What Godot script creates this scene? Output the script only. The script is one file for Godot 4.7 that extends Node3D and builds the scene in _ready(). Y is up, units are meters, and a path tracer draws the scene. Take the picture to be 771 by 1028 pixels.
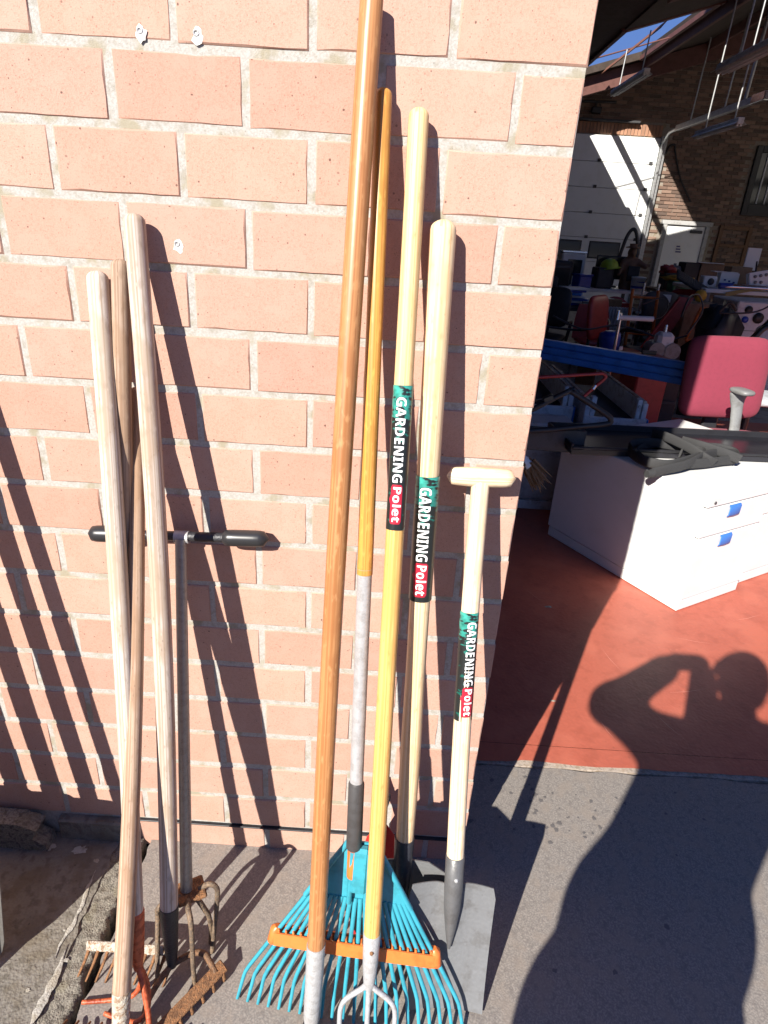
extends Node3D

var rng := RandomNumberGenerator.new()
var M := {}
var taken := {}
var base_at := Vector3.ZERO

# ------------------------------------------------------------------ set-up
func _ready():
	rng.seed = 4711
	set_view()
	make_materials()
	build_ground()
	build_front_wall()
	build_hall()
	build_garden_tools()
	build_tools_beyond_left()
	build_photographer()
	build_hall_near()
	build_hall_far()
	build_more_clutter()
	build_litter()

func set_view():
	var cam := Camera3D.new()
	cam.name = "camera"
	cam.fov = 78.67
	cam.near = 0.01
	cam.far = 400.0
	cam.position = Vector3(-0.2515, 1.4577, 1.0878)
	cam.rotation = Vector3(-0.42842, 0.004985, 0.062087)
	add_child(cam)
	cam.current = true
	var env := Environment.new()
	env.background_mode = Environment.BG_SKY
	var sm := ProceduralSkyMaterial.new()
	sm.sky_top_color = Color(0.36, 0.52, 0.83)
	sm.sky_horizon_color = Color(0.54, 0.68, 0.91)
	sm.sky_curve = 0.12
	sm.ground_bottom_color = Color(0.22, 0.20, 0.18)
	sm.ground_horizon_color = Color(0.45, 0.45, 0.44)
	sm.energy_multiplier = 0.40
	var sky := Sky.new()
	sky.sky_material = sm
	env.sky = sky
	env.tonemap_mode = Environment.TONE_MAPPER_LINEAR
	env.tonemap_exposure = 2.25
	env.sdfgi_enabled = true
	env.ssao_enabled = true
	env.ssil_enabled = true
	var we := WorldEnvironment.new()
	we.name = "world_environment"
	we.environment = env
	add_child(we)
	var sun := DirectionalLight3D.new()
	sun.name = "sun"
	sun.light_energy = 1.5
	sun.light_color = Color(1.0, 0.975, 0.93)
	sun.light_angular_distance = 0.5
	sun.shadow_enabled = true
	add_child(sun)
	sun.look_at_from_position(Vector3.ZERO, Vector3(0.42914, -0.52992, -0.73145), Vector3.UP)

# ------------------------------------------------------------------ nodes
func numbered(called: String) -> String:
	if not taken.has(called):
		taken[called] = 0
		return called
	taken[called] += 1
	return "%s_%03d" % [called, taken[called]]

func tag(o, label: String, category: String, group := ""):
	o.set_meta("label", label)
	o.set_meta("category", category)
	if group != "":
		o.set_meta("group", group)
	return o

func thing(called: String, label: String, category: String, at := Vector3.ZERO, group := "") -> Node3D:
	var o := Node3D.new()
	o.name = numbered(called)
	add_child(o)
	o.position = at
	tag(o, label, category, group)
	return o

# shapes of a thing are made in the coordinates of the place; a part takes its thing's base off again
func part(parent: Node3D, called: String, st: SurfaceTool, m: Material) -> MeshInstance3D:
	var o := MeshInstance3D.new()
	o.name = called
	o.mesh = finish(st)
	o.material_override = m
	parent.add_child(o, true)
	var p := parent
	var off := Vector3.ZERO
	while p != self:
		off += p.position
		p = p.get_parent()
	o.position = -off
	return o

func single(called: String, st: SurfaceTool, m: Material, label: String, category: String, group := "") -> MeshInstance3D:
	var o := MeshInstance3D.new()
	o.name = numbered(called)
	o.mesh = finish(st)
	o.material_override = m
	add_child(o)
	tag(o, label, category, group)
	return o

func structure(called: String, st: SurfaceTool, m: Material) -> MeshInstance3D:
	var o := MeshInstance3D.new()
	o.name = numbered(called)
	o.mesh = finish(st)
	o.material_override = m
	add_child(o)
	o.set_meta("kind", "structure")
	return o

# ------------------------------------------------------------------ shapes
func new_st() -> SurfaceTool:
	var st := SurfaceTool.new()
	st.begin(Mesh.PRIMITIVE_TRIANGLES)
	return st

func finish(st: SurfaceTool) -> ArrayMesh:
	st.generate_normals()
	return st.commit()

func vtx(st: SurfaceTool, p: Vector3, uv := Vector2.ZERO):
	st.set_uv(uv)
	st.add_vertex(p)

# a b c seen counter-clockwise from outside
func tri(st: SurfaceTool, a: Vector3, b: Vector3, c: Vector3):
	vtx(st, a, Vector2(a.x + a.z, a.y))
	vtx(st, c, Vector2(c.x + c.z, c.y))
	vtx(st, b, Vector2(b.x + b.z, b.y))

func quad(st: SurfaceTool, a: Vector3, b: Vector3, c: Vector3, d: Vector3):
	tri(st, a, b, c)
	tri(st, a, c, d)

func quad_uv(st, a, b, c, d, ua: Vector2, ub: Vector2, uc: Vector2, ud: Vector2):
	vtx(st, a, ua); vtx(st, c, uc); vtx(st, b, ub)
	vtx(st, a, ua); vtx(st, d, ud); vtx(st, c, uc)

func frame_of(from: Vector3, to: Vector3, side := Vector3.RIGHT) -> Basis:
	var u := (to - from).normalized()
	var w := side - u * side.dot(u)
	if w.length() < 0.05:
		w = Vector3.BACK - u * u.z
	w = w.normalized()
	return Basis(w, u, w.cross(u))

# box with chamfered edges; b holds its axes
func box(st: SurfaceTool, c: Vector3, size: Vector3, bev := 0.0, b := Basis.IDENTITY):
	st.set_smooth_group(-1)
	var h := size * 0.5
	var e: float = min(bev, min(h.x, min(h.y, h.z)) * 0.95)
	var P := func(x, y, z): return c + b * Vector3(x, y, z)
	if e <= 0.0:
		quad(st, P.call(-h.x, -h.y, h.z), P.call(h.x, -h.y, h.z), P.call(h.x, h.y, h.z), P.call(-h.x, h.y, h.z))
		quad(st, P.call(h.x, -h.y, -h.z), P.call(-h.x, -h.y, -h.z), P.call(-h.x, h.y, -h.z), P.call(h.x, h.y, -h.z))
		quad(st, P.call(h.x, -h.y, h.z), P.call(h.x, -h.y, -h.z), P.call(h.x, h.y, -h.z), P.call(h.x, h.y, h.z))
		quad(st, P.call(-h.x, -h.y, -h.z), P.call(-h.x, -h.y, h.z), P.call(-h.x, h.y, h.z), P.call(-h.x, h.y, -h.z))
		quad(st, P.call(-h.x, h.y, h.z), P.call(h.x, h.y, h.z), P.call(h.x, h.y, -h.z), P.call(-h.x, h.y, -h.z))
		quad(st, P.call(-h.x, -h.y, -h.z), P.call(h.x, -h.y, -h.z), P.call(h.x, -h.y, h.z), P.call(-h.x, -h.y, h.z))
		return
	var i := h - Vector3(e, e, e)
	for s in [-1.0, 1.0]:
		var a = [P.call(-i.x, -i.y, s * h.z), P.call(i.x, -i.y, s * h.z), P.call(i.x, i.y, s * h.z), P.call(-i.x, i.y, s * h.z)]
		var d = [P.call(s * h.x, -i.y, i.z), P.call(s * h.x, -i.y, -i.z), P.call(s * h.x, i.y, -i.z), P.call(s * h.x, i.y, i.z)]
		var f = [P.call(-i.x, s * h.y, i.z), P.call(i.x, s * h.y, i.z), P.call(i.x, s * h.y, -i.z), P.call(-i.x, s * h.y, -i.z)]
		for q in [a, d, f]:
			if s > 0: quad(st, q[0], q[1], q[2], q[3])
			else: quad(st, q[3], q[2], q[1], q[0])
	for s in [-1.0, 1.0]:
		for t in [-1.0, 1.0]:
			var fl: bool = s * t > 0
			var e1 = [P.call(s * h.x, t * i.y, i.z), P.call(s * h.x, t * i.y, -i.z), P.call(s * i.x, t * h.y, -i.z), P.call(s * i.x, t * h.y, i.z)]
			var e2 = [P.call(s * h.x, i.y, t * i.z), P.call(s * i.x, i.y, t * h.z), P.call(s * i.x, -i.y, t * h.z), P.call(s * h.x, -i.y, t * i.z)]
			var e3 = [P.call(i.x, s * h.y, t * i.z), P.call(-i.x, s * h.y, t * i.z), P.call(-i.x, s * i.y, t * h.z), P.call(i.x, s * i.y, t * h.z)]
			for q in [e1, e2, e3]:
				if fl: quad(st, q[0], q[1], q[2], q[3])
				else: quad(st, q[3], q[2], q[1], q[0])
			for r in [-1.0, 1.0]:
				var a2 = P.call(s * h.x, t * i.y, r * i.z)
				var b2 = P.call(s * i.x, t * h.y, r * i.z)
				var c2 = P.call(s * i.x, t * i.y, r * h.z)
				if s * t * r > 0: tri(st, a2, b2, c2)
				else: tri(st, c2, b2, a2)

# round bar through points with a radius at each; smooth
func tube(st: SurfaceTool, pts: Array, rads: Array, sides := 10, caps := true, flat := 1.0, turn := 0.0, side := Vector3.RIGHT):
	st.set_smooth_group(0)
	var n := pts.size()
	var rings := []
	var lens := [0.0]
	for k in range(1, n): lens.append(lens[k - 1] + (pts[k] as Vector3).distance_to(pts[k - 1]))
	var w := Vector3.ZERO
	for k in n:
		var t: Vector3 = (pts[min(k + 1, n - 1)] - pts[max(k - 1, 0)]).normalized()
		if k == 0:
			w = frame_of(Vector3.ZERO, t, side).x
		else:
			w = w - t * w.dot(t)
			if w.length() < 0.01: w = frame_of(Vector3.ZERO, t, side).x
			w = w.normalized()
		var v := w.cross(t)
		var ring := []
		for s in sides:
			var a := TAU * s / sides + turn
			ring.append(pts[k] + (w * cos(a) + v * sin(a) * flat) * float(rads[k]))
		rings.append(ring)
	for k in n - 1:
		for s in sides:
			var s2 := (s + 1) % sides
			var u0 := float(s) / sides
			var u1 := float(s + 1) / sides
			quad_uv(st, rings[k][s2], rings[k][s], rings[k + 1][s], rings[k + 1][s2], Vector2(u1, lens[k]), Vector2(u0, lens[k]), Vector2(u0, lens[k + 1]), Vector2(u1, lens[k + 1]))
	if caps:
		st.set_smooth_group(-1)
		for s in sides:
			var s2 := (s + 1) % sides
			tri(st, pts[0], rings[0][s], rings[0][s2])
			tri(st, pts[n - 1], rings[n - 1][s2], rings[n - 1][s])

func curve(ctrl: Array, steps := 6) -> Array:
	var out := []
	var n := ctrl.size()
	for k in n - 1:
		var p0: Vector3 = ctrl[max(k - 1, 0)]
		var p1: Vector3 = ctrl[k]
		var p2: Vector3 = ctrl[k + 1]
		var p3: Vector3 = ctrl[min(k + 2, n - 1)]
		for s in steps:
			out.append(p1.cubic_interpolate(p2, p0, p3, float(s) / steps))
	out.append(ctrl[n - 1])
	return out

func taper(n: int, a: float, b: float) -> Array:
	var r := []
	for k in n: r.append(lerp(a, b, float(k) / max(1, n - 1)))
	return r

# turned shape: profile of (radius, height) about the y axis of xf
func lathe(st: SurfaceTool, prof: Array, xf: Transform3D, sides := 16):
	st.set_smooth_group(0)
	for k in prof.size() - 1:
		for s in sides:
			var a := TAU * s / sides
			var b := TAU * (s + 1) / sides
			var p: Vector2 = prof[k]
			var q: Vector2 = prof[k + 1]
			var A := xf * Vector3(cos(a) * p.x, p.y, sin(a) * p.x)
			var B := xf * Vector3(cos(b) * p.x, p.y, sin(b) * p.x)
			var C := xf * Vector3(cos(b) * q.x, q.y, sin(b) * q.x)
			var D := xf * Vector3(cos(a) * q.x, q.y, sin(a) * q.x)
			if p.x < 0.00001: tri(st, A, D, C)
			elif q.x < 0.00001: tri(st, A, C, B)
			else: quad(st, B, A, D, C)

# flat outline given thickness along z of xf
func plate(st: SurfaceTool, poly: Array, thick: float, xf: Transform3D):
	st.set_smooth_group(-1)
	var pv := PackedVector2Array(poly)
	if Geometry2D.is_polygon_clockwise(pv): pv.reverse()
	var ix := Geometry2D.triangulate_polygon(pv)
	var h := thick * 0.5
	for k in range(0, ix.size(), 3):
		var a := pv[ix[k]]
		var b := pv[ix[k + 1]]
		var c := pv[ix[k + 2]]
		if (b - a).cross(c - a) < 0.0:
			var t := b
			b = c
			c = t
		tri(st, xf * Vector3(a.x, a.y, h), xf * Vector3(b.x, b.y, h), xf * Vector3(c.x, c.y, h))
		tri(st, xf * Vector3(a.x, a.y, -h), xf * Vector3(c.x, c.y, -h), xf * Vector3(b.x, b.y, -h))
	for k in pv.size():
		var a := pv[k]
		var b := pv[(k + 1) % pv.size()]
		quad(st, xf * Vector3(a.x, a.y, -h), xf * Vector3(b.x, b.y, -h), xf * Vector3(b.x, b.y, h), xf * Vector3(a.x, a.y, h))

# curved sheet: rows of points, thickness along -out
func sheet(st: SurfaceTool, rows: Array, thick: float, out: Vector3):
	st.set_smooth_group(1)
	var off := -out.normalized() * thick
	var R := rows.size()
	var N: int = rows[0].size()
	for r in R - 1:
		for c in N - 1:
			quad(st, rows[r][c], rows[r][c + 1], rows[r + 1][c + 1], rows[r + 1][c])
	st.set_smooth_group(2)
	for r in R - 1:
		for c in N - 1:
			quad(st, rows[r + 1][c] + off, rows[r + 1][c + 1] + off, rows[r][c + 1] + off, rows[r][c] + off)
	st.set_smooth_group(-1)
	for c in N - 1:
		quad(st, rows[0][c] + off, rows[0][c + 1] + off, rows[0][c + 1], rows[0][c])
		quad(st, rows[R - 1][c], rows[R - 1][c + 1], rows[R - 1][c + 1] + off, rows[R - 1][c] + off)
	for r in R - 1:
		quad(st, rows[r][0], rows[r + 1][0], rows[r + 1][0] + off, rows[r][0] + off)
		quad(st, rows[r][N - 1] + off, rows[r + 1][N - 1] + off, rows[r + 1][N - 1], rows[r][N - 1])

# lettering as thin geometry: put(p) takes a point of the text plane (x along the line, y up) to the place
func lettering(st: SurfaceTool, words: String, height: float, put: Callable, bold := true, fine := 0.003, cells := 0.0):
	var tm := TextMesh.new()
	var f := SystemFont.new()
	f.font_names = PackedStringArray(["Droid Sans"])
	f.font_weight = 800 if bold else 400
	tm.font = f
	tm.text = words
	tm.font_size = 64
	tm.pixel_size = 0.01
	tm.depth = 0.0
	tm.curve_step = 4.0
	var arr := tm.get_mesh_arrays() if tm.get_surface_count() > 0 else []
	if arr.is_empty(): return
	var v: PackedVector3Array = arr[Mesh.ARRAY_VERTEX]
	var ix: PackedInt32Array = arr[Mesh.ARRAY_INDEX] if arr[Mesh.ARRAY_INDEX] != null else PackedInt32Array()
	var lo := Vector3(1e9, 1e9, 0)
	var hi := Vector3(-1e9, -1e9, 0)
	for p in v:
		lo = Vector3(min(lo.x, p.x), min(lo.y, p.y), 0)
		hi = Vector3(max(hi.x, p.x), max(hi.y, p.y), 0)
	var sc := height / (hi.y - lo.y)
	var sx := sc if cells <= 0.0 else cells / (hi.x - lo.x)
	var mid := (lo + hi) * 0.5
	var list := []
	var cnt := ix.size() if ix.size() > 0 else v.size()
	for k in range(0, cnt, 3):
		var t := []
		for j in 3:
			var p := v[ix[k + j]] if ix.size() > 0 else v[k + j]
			t.append(Vector2((p.x - mid.x) * sx, (p.y - mid.y) * sc))
		list.append(t)
	st.set_smooth_group(0)
	while not list.is_empty():
		var t: Array = list.pop_back()
		var l0: float = (t[0] - t[1]).length()
		var l1: float = (t[1] - t[2]).length()
		var l2: float = (t[2] - t[0]).length()
		var m: float = max(l0, max(l1, l2))
		if m > fine:
			if m == l0: list.append_array([[t[0], (t[0] + t[1]) * 0.5, t[2]], [(t[0] + t[1]) * 0.5, t[1], t[2]]])
			elif m == l1: list.append_array([[t[0], t[1], (t[1] + t[2]) * 0.5], [t[0], (t[1] + t[2]) * 0.5, t[2]]])
			else: list.append_array([[t[0], t[1], (t[2] + t[0]) * 0.5], [(t[2] + t[0]) * 0.5, t[1], t[2]]])
			continue
		var a: Vector2 = t[0]
		var b: Vector2 = t[1]
		var c: Vector2 = t[2]
		if (b - a).cross(c - a) < 0.0: tri(st, put.call(a), put.call(c), put.call(b))
		else: tri(st, put.call(a), put.call(b), put.call(c))

# ------------------------------------------------------------------ materials
func noise_bytes(size: int, sd: int, freq: float, oct := 4, kind := FastNoiseLite.TYPE_SIMPLEX_SMOOTH, w := 0) -> PackedByteArray:
	var n := FastNoiseLite.new()
	n.seed = sd
	n.noise_type = kind
	n.frequency = freq
	n.fractal_octaves = oct
	if oct <= 1: n.fractal_type = FastNoiseLite.FRACTAL_NONE
	var im := n.get_seamless_image(w if w > 0 else size, size, false, false, 0.12)
	im.convert(Image.FORMAT_L8)
	return im.get_data()

# colours are linear. layers: [bytes, from, to, colour, strength]
func color_tex(size: int, start: Color, layers: Array, specks := [], w := 0) -> ImageTexture:
	var W := w if w > 0 else size
	var n := W * size
	var r := PackedFloat32Array(); r.resize(n); r.fill(start.r)
	var g := PackedFloat32Array(); g.resize(n); g.fill(start.g)
	var b := PackedFloat32Array(); b.resize(n); b.fill(start.b)
	for l in layers:
		var by: PackedByteArray = l[0]
		var c: Color = l[3]
		var lut := PackedFloat32Array()
		for k in 256: lut.append(smoothstep(float(l[1]), float(l[2]), k / 255.0) * float(l[4]))
		for k in n:
			var t := lut[by[k]]
			if t > 0.0:
				r[k] += (c.r - r[k]) * t
				g[k] += (c.g - g[k]) * t
				b[k] += (c.b - b[k]) * t
	# specks: [count, smallest radius px, largest, colour, strength]
	for s in specks:
		var c: Color = s[3]
		for q in int(s[0]):
			var cx := rng.randi() % W
			var cy := rng.randi() % size
			var rad: float = lerp(float(s[1]), float(s[2]), pow(rng.randf(), 2.5))
			var ex := rng.randf_range(0.6, 1.5)
			var str := float(s[4]) * rng.randf_range(0.4, 1.0)
			var ir := int(ceil(rad * 1.5))
			for dy in range(-ir, ir + 1):
				for dx in range(-ir, ir + 1):
					var d := sqrt(dx * dx * ex + dy * dy / ex)
					var t: float = clamp(rad - d + 0.5, 0.0, 1.0) * str
					if t <= 0.0: continue
					var k := ((cy + dy + size) % size) * W + (cx + dx + W) % W
					r[k] += (c.r - r[k]) * t
					g[k] += (c.g - g[k]) * t
					b[k] += (c.b - b[k]) * t
	var lut2 := PackedByteArray()
	for k in 1025: lut2.append(int(round(clamp(Color(k / 1024.0, 0, 0).linear_to_srgb().r, 0.0, 1.0) * 255.0)))
	var out := PackedByteArray(); out.resize(n * 3)
	for k in n:
		out[k * 3] = lut2[int(clamp(r[k], 0.0, 1.0) * 1024.0)]
		out[k * 3 + 1] = lut2[int(clamp(g[k], 0.0, 1.0) * 1024.0)]
		out[k * 3 + 2] = lut2[int(clamp(b[k], 0.0, 1.0) * 1024.0)]
	return ImageTexture.create_from_image(Image.create_from_data(W, size, false, Image.FORMAT_RGB8, out))

func bump_tex(size: int, list: Array, strength: float, w := 0) -> ImageTexture:
	var W := w if w > 0 else size
	var out := PackedByteArray(); out.resize(W * size)
	for k in W * size:
		var t := 0.0
		for l in list: t += l[0][k] * l[1]
		out[k] = int(clamp(t, 0.0, 255.0))
	var im := Image.create_from_data(W, size, false, Image.FORMAT_L8, out)
	im.convert(Image.FORMAT_RGBA8)
	im.bump_map_to_normal_map(strength)
	return ImageTexture.create_from_image(im)

func mat(c: Color, rough := 0.7, metal := 0.0, tex: Texture2D = null, tile := 0.0, nrm: Texture2D = null, nscale := 1.0, world := true) -> StandardMaterial3D:
	var m := StandardMaterial3D.new()
	m.albedo_color = c.linear_to_srgb()
	m.roughness = rough
	m.metallic = metal
	if tex:
		m.albedo_texture = tex
	if nrm:
		m.normal_enabled = true
		m.normal_texture = nrm
		m.normal_scale = nscale
	if tile > 0.0:
		m.uv1_triplanar = true
		m.uv1_world_triplanar = world
		m.uv1_scale = Vector3.ONE / tile
	return m

func make_materials():
	var fine := noise_bytes(512, 1, 0.12, 4)
	var mid := noise_bytes(512, 2, 0.03, 5)
	var big := noise_bytes(512, 3, 0.008, 5)
	var cell := noise_bytes(512, 4, 0.09, 2, FastNoiseLite.TYPE_CELLULAR)
	var big2 := noise_bytes(512, 5, 0.012, 4)
	var streak := noise_bytes(512, 6, 0.01, 3)
	var white := Color(1, 1, 1)
	# fired clay of the big bricks
	var bf := noise_bytes(1024, 51, 0.22, 3)
	var bm := noise_bytes(1024, 52, 0.05, 4)
	var bg := noise_bytes(1024, 53, 0.006, 4)
	var bc := noise_bytes(1024, 54, 0.16, 2, FastNoiseLite.TYPE_CELLULAR)
	var brick_t := color_tex(1024, Color(0.86, 0.86, 0.86), [
		[bf, 0.25, 0.7, Color(1.06, 1.05, 1.04), 0.95], [bm, 0.45, 0.8, Color(0.76, 0.70, 0.66), 0.35],
		[bg, 0.45, 0.75, Color(0.98, 1.06, 1.1), 0.5], [bc, 0.5, 0.9, Color(0.62, 0.54, 0.50), 0.45]],
		[[1500, 0.8, 3.2, Color(1.4, 2.0, 2.5), 0.7], [45, 3.5, 9.0, Color(1.6, 2.6, 3.4), 0.95], [2400, 0.6, 2.4, Color(0.42, 0.36, 0.34), 0.8], [190, 1.5, 4.6, Color(0.2, 0.17, 0.16), 0.9]])
	var brick_n := bump_tex(1024, [[bf, 0.5], [bm, 0.25], [bc, 0.25]], 2.5)
	M.brick = []
	for c in [Color(0.459, 0.268, 0.203), Color(0.472, 0.279, 0.212), Color(0.445, 0.256, 0.194), Color(0.482, 0.291, 0.225), Color(0.457, 0.274, 0.212), Color(0.436, 0.249, 0.192), Color(0.482, 0.286, 0.218)]:
		M.brick.append(mat(c, 0.88, 0.0, brick_t, 0.42, brick_n, 0.5))
	var mortar_t := color_tex(512, Color(0.9, 0.9, 0.9), [[fine, 0.3, 0.7, Color(0.7, 0.69, 0.66), 0.7], [mid, 0.5, 0.8, Color(0.6, 0.57, 0.5), 0.6], [big, 0.55, 0.85, Color(0.62, 0.56, 0.40), 0.8]], [[300, 0.5, 1.6, Color(0.35, 0.33, 0.3), 0.7]])
	M.mortar = mat(Color(0.45, 0.43, 0.405), 0.95, 0.0, mortar_t, 0.35, brick_n, 1.0)
	# ground
	var asphalt_t := color_tex(512, Color(0.5, 0.5, 0.5), [[fine, 0.3, 0.7, Color(0.8, 0.78, 0.76), 0.7], [cell, 0.3, 0.8, Color(0.4, 0.39, 0.39), 0.5], [mid, 0.5, 0.8, Color(0.36, 0.35, 0.36), 0.5], [big, 0.45, 0.8, Color(0.62, 0.58, 0.54), 0.6]],
		[[700, 0.5, 1.4, Color(1.0, 0.97, 0.92), 0.4], [350, 0.5, 1.5, Color(0.2, 0.2, 0.2), 0.4]])
	var ground_n := bump_tex(512, [[fine, 0.5], [cell, 0.3], [mid, 0.2]], 4.0)
	M.asphalt = mat(Color(0.375, 0.338, 0.308), 0.85, 0.0, asphalt_t, 0.34, ground_n, 0.25)
	var concrete_t := color_tex(512, Color(0.7, 0.7, 0.7), [[fine, 0.3, 0.7, Color(0.86, 0.84, 0.78), 0.6], [mid, 0.45, 0.75, Color(0.42, 0.40, 0.36), 0.7], [big, 0.45, 0.75, Color(0.56, 0.50, 0.40), 0.7], [big2, 0.5, 0.8, Color(0.9, 0.88, 0.84), 0.4]],
		[[200, 0.6, 3.0, Color(1.0, 0.98, 0.94), 0.6], [300, 0.6, 2.4, Color(0.2, 0.19, 0.17), 0.7]])
	M.concrete = mat(Color(0.225, 0.205, 0.178), 0.92, 0.0, concrete_t, 0.5, ground_n, 0.8)
	var rough_t := color_tex(512, Color(0.5, 0.48, 0.45), [[cell, 0.15, 0.6, Color(0.85, 0.82, 0.76), 0.9], [mid, 0.5, 0.75, Color(0.22, 0.21, 0.19), 0.8], [fine, 0.5, 0.8, Color(0.3, 0.29, 0.27), 0.6], [big, 0.55, 0.8, Color(0.5, 0.45, 0.26), 0.4]], [[260, 0.8, 3.5, Color(1, 0.98, 0.95), 0.6], [260, 0.8, 3.0, Color(0.1, 0.1, 0.09), 0.7]])
	M.rough_concrete = mat(Color(0.28, 0.262, 0.232), 0.95, 0.0, rough_t, 0.28, ground_n, 1.6)
	M.pale_deposit = mat(Color(0.48, 0.46, 0.42), 0.95, 0.0, concrete_t, 0.3, ground_n, 1.0)
	M.soil = mat(Color(0.05, 0.045, 0.04), 0.95, 0.0, rough_t, 0.5, ground_n, 1.0)
	var floor_t := color_tex(512, Color(0.84, 0.84, 0.84), [[fine, 0.35, 0.75, Color(0.95, 0.95, 0.95), 0.5], [mid, 0.5, 0.8, Color(0.66, 0.64, 0.62), 0.5], [big, 0.45, 0.8, Color(1.0, 1.12, 1.15), 0.7], [big2, 0.6, 0.85, Color(0.7, 0.66, 0.66), 0.35]],
		[[260, 0.5, 1.8, Color(1.1, 2.2, 2.6), 0.5], [160, 0.5, 1.8, Color(0.4, 0.5, 0.5), 0.6]])
	M.red_floor = mat(Color(0.46, 0.118, 0.075), 0.5, 0.0, floor_t, 1.1, ground_n, 0.12)
	M.floor_scratch = mat(Color(0.60, 0.27, 0.21), 0.6)
	M.chipped_edge = mat(Color(0.50, 0.42, 0.36), 0.95, 0.0, concrete_t, 0.2, ground_n, 1.0)
	# ash and beech handles, grain along the length (v in metres)
	var g1 := noise_bytes(512, 11, 0.035, 3, FastNoiseLite.TYPE_SIMPLEX_SMOOTH, 128)
	var grain := PackedByteArray(); grain.resize(128 * 512)
	for y in 512:
		for x in 128:
			var yy: float = 16.0 + 12.0 * sin(y * TAU / 512.0)
			var y0 := int(yy)
			var fy := yy - y0
			var xx := (x * 4 + int(5.0 * sin(y * TAU / 512.0 + 1.0)) + 640) % 128
			grain[y * 128 + x] = int(lerp(float(g1[y0 * 128 + xx]), float(g1[(y0 + 1) * 128 + xx]), fy))
	var patch := noise_bytes(512, 12, 0.012, 4, FastNoiseLite.TYPE_SIMPLEX_SMOOTH, 128)
	var dirt := noise_bytes(512, 13, 0.05, 4, FastNoiseLite.TYPE_SIMPLEX_SMOOTH, 128)
	var new_wood := color_tex(512, Color(0.92, 0.92, 0.92), [[grain, 0.4, 0.7, Color(0.66, 0.54, 0.42), 0.75], [patch, 0.5, 0.8, Color(0.80, 0.70, 0.58), 0.6], [dirt, 0.65, 0.9, Color(0.6, 0.48, 0.36), 0.5]], [[70, 0.5, 1.5, Color(0.42, 0.30, 0.2), 0.6]], 128)
	var old_wood := color_tex(512, Color(0.85, 0.85, 0.85), [[grain, 0.35, 0.7, Color(0.52, 0.45, 0.39), 0.9], [patch, 0.45, 0.75, Color(0.58, 0.48, 0.38), 0.6], [dirt, 0.6, 0.85, Color(0.42, 0.36, 0.30), 0.4]], [[160, 0.5, 1.6, Color(0.25, 0.2, 0.16), 0.7], [120, 0.5, 1.6, Color(1.1, 1.05, 1.0), 0.6]], 128)
	var varnish := color_tex(512, Color(0.9, 0.9, 0.9), [[grain, 0.4, 0.7, Color(0.62, 0.52, 0.42), 0.8], [patch, 0.5, 0.8, Color(0.66, 0.56, 0.5), 0.6], [dirt, 0.62, 0.85, Color(1.15, 1.35, 1.6), 0.5]], [[70, 0.6, 2.4, Color(1.3, 1.6, 2.0), 0.6]], 128)
	var wood := func(c: Color, t: Texture2D, r: float) -> StandardMaterial3D:
		var m := mat(c, r, 0.0, t)
		m.uv1_scale = Vector3(1.0, 0.9, 1.0)
		return m
	M.wood_pale = wood.call(Color(0.66, 0.575, 0.50), old_wood, 0.75)
	M.wood_grey = wood.call(Color(0.43, 0.31, 0.23), old_wood, 0.8)
	M.wood_tan = wood.call(Color(0.52, 0.365, 0.265), old_wood, 0.75)
	M.wood_dirty = wood.call(Color(0.60, 0.51, 0.44), old_wood, 0.8)
	M.wood_brown = wood.call(Color(0.46, 0.215, 0.085), varnish, 0.4)
	M.wood_honey = wood.call(Color(0.62, 0.31, 0.07), varnish, 0.35)
	M.wood_yellow = wood.call(Color(0.78, 0.45, 0.15), new_wood, 0.42)
	M.wood_beech = wood.call(Color(0.78, 0.60, 0.38), new_wood, 0.5)
	M.wood_straw = wood.call(Color(0.80, 0.58, 0.30), new_wood, 0.45)
	M.wood_white = wood.call(Color(0.82, 0.68, 0.49), new_wood, 0.5)
	# metals
	var rust_t := color_tex(256, Color(0.55, 0.5, 0.45), [[noise_bytes(256, 21, 0.05, 4), 0.4, 0.7, Color(1.0, 0.8, 0.6), 0.8], [noise_bytes(256, 22, 0.02, 4), 0.5, 0.75, Color(0.3, 0.25, 0.22), 0.8]], [[200, 0.6, 2.5, Color(0.22, 0.16, 0.12), 0.7]])
	var rust_n := bump_tex(256, [[noise_bytes(256, 23, 0.09, 4), 1.0]], 4.0)
	var worn_t := color_tex(256, Color(0.85, 0.85, 0.85), [[noise_bytes(256, 24, 0.02, 5), 0.5, 0.75, Color(0.6, 0.57, 0.54), 0.7], [noise_bytes(256, 25, 0.12, 3), 0.4, 0.8, Color(1, 1, 1), 0.4]], [[60, 0.5, 1.8, Color(0.4, 0.33, 0.28), 0.6], [60, 0.5, 1.6, Color(1.1, 1.1, 1.1), 0.6]])
	var flake_t := color_tex(256, Color(0.92, 0.90, 0.86), [[noise_bytes(256, 26, 0.03, 4), 0.52, 0.62, Color(0.42, 0.24, 0.13), 0.9]], [[120, 0.6, 2.6, Color(0.3, 0.18, 0.1), 0.8]])
	M.rust = mat(Color(0.34, 0.19, 0.10), 0.85, 0.15, rust_t, 0.09, rust_n, 1.2)
	M.rust_dark = mat(Color(0.25, 0.16, 0.105), 0.8, 0.2, rust_t, 0.09, rust_n, 1.0)
	M.iron = mat(Color(0.20, 0.19, 0.18), 0.5, 0.6, worn_t, 0.12, rust_n, 0.5)
	M.iron_dark = mat(Color(0.035, 0.036, 0.042), 0.45, 0.2, worn_t, 0.12, rust_n, 0.4)
	M.pale_flaked = mat(Color(0.48, 0.445, 0.385), 0.8, 0.0, flake_t, 0.10, rust_n, 1.0)
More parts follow.
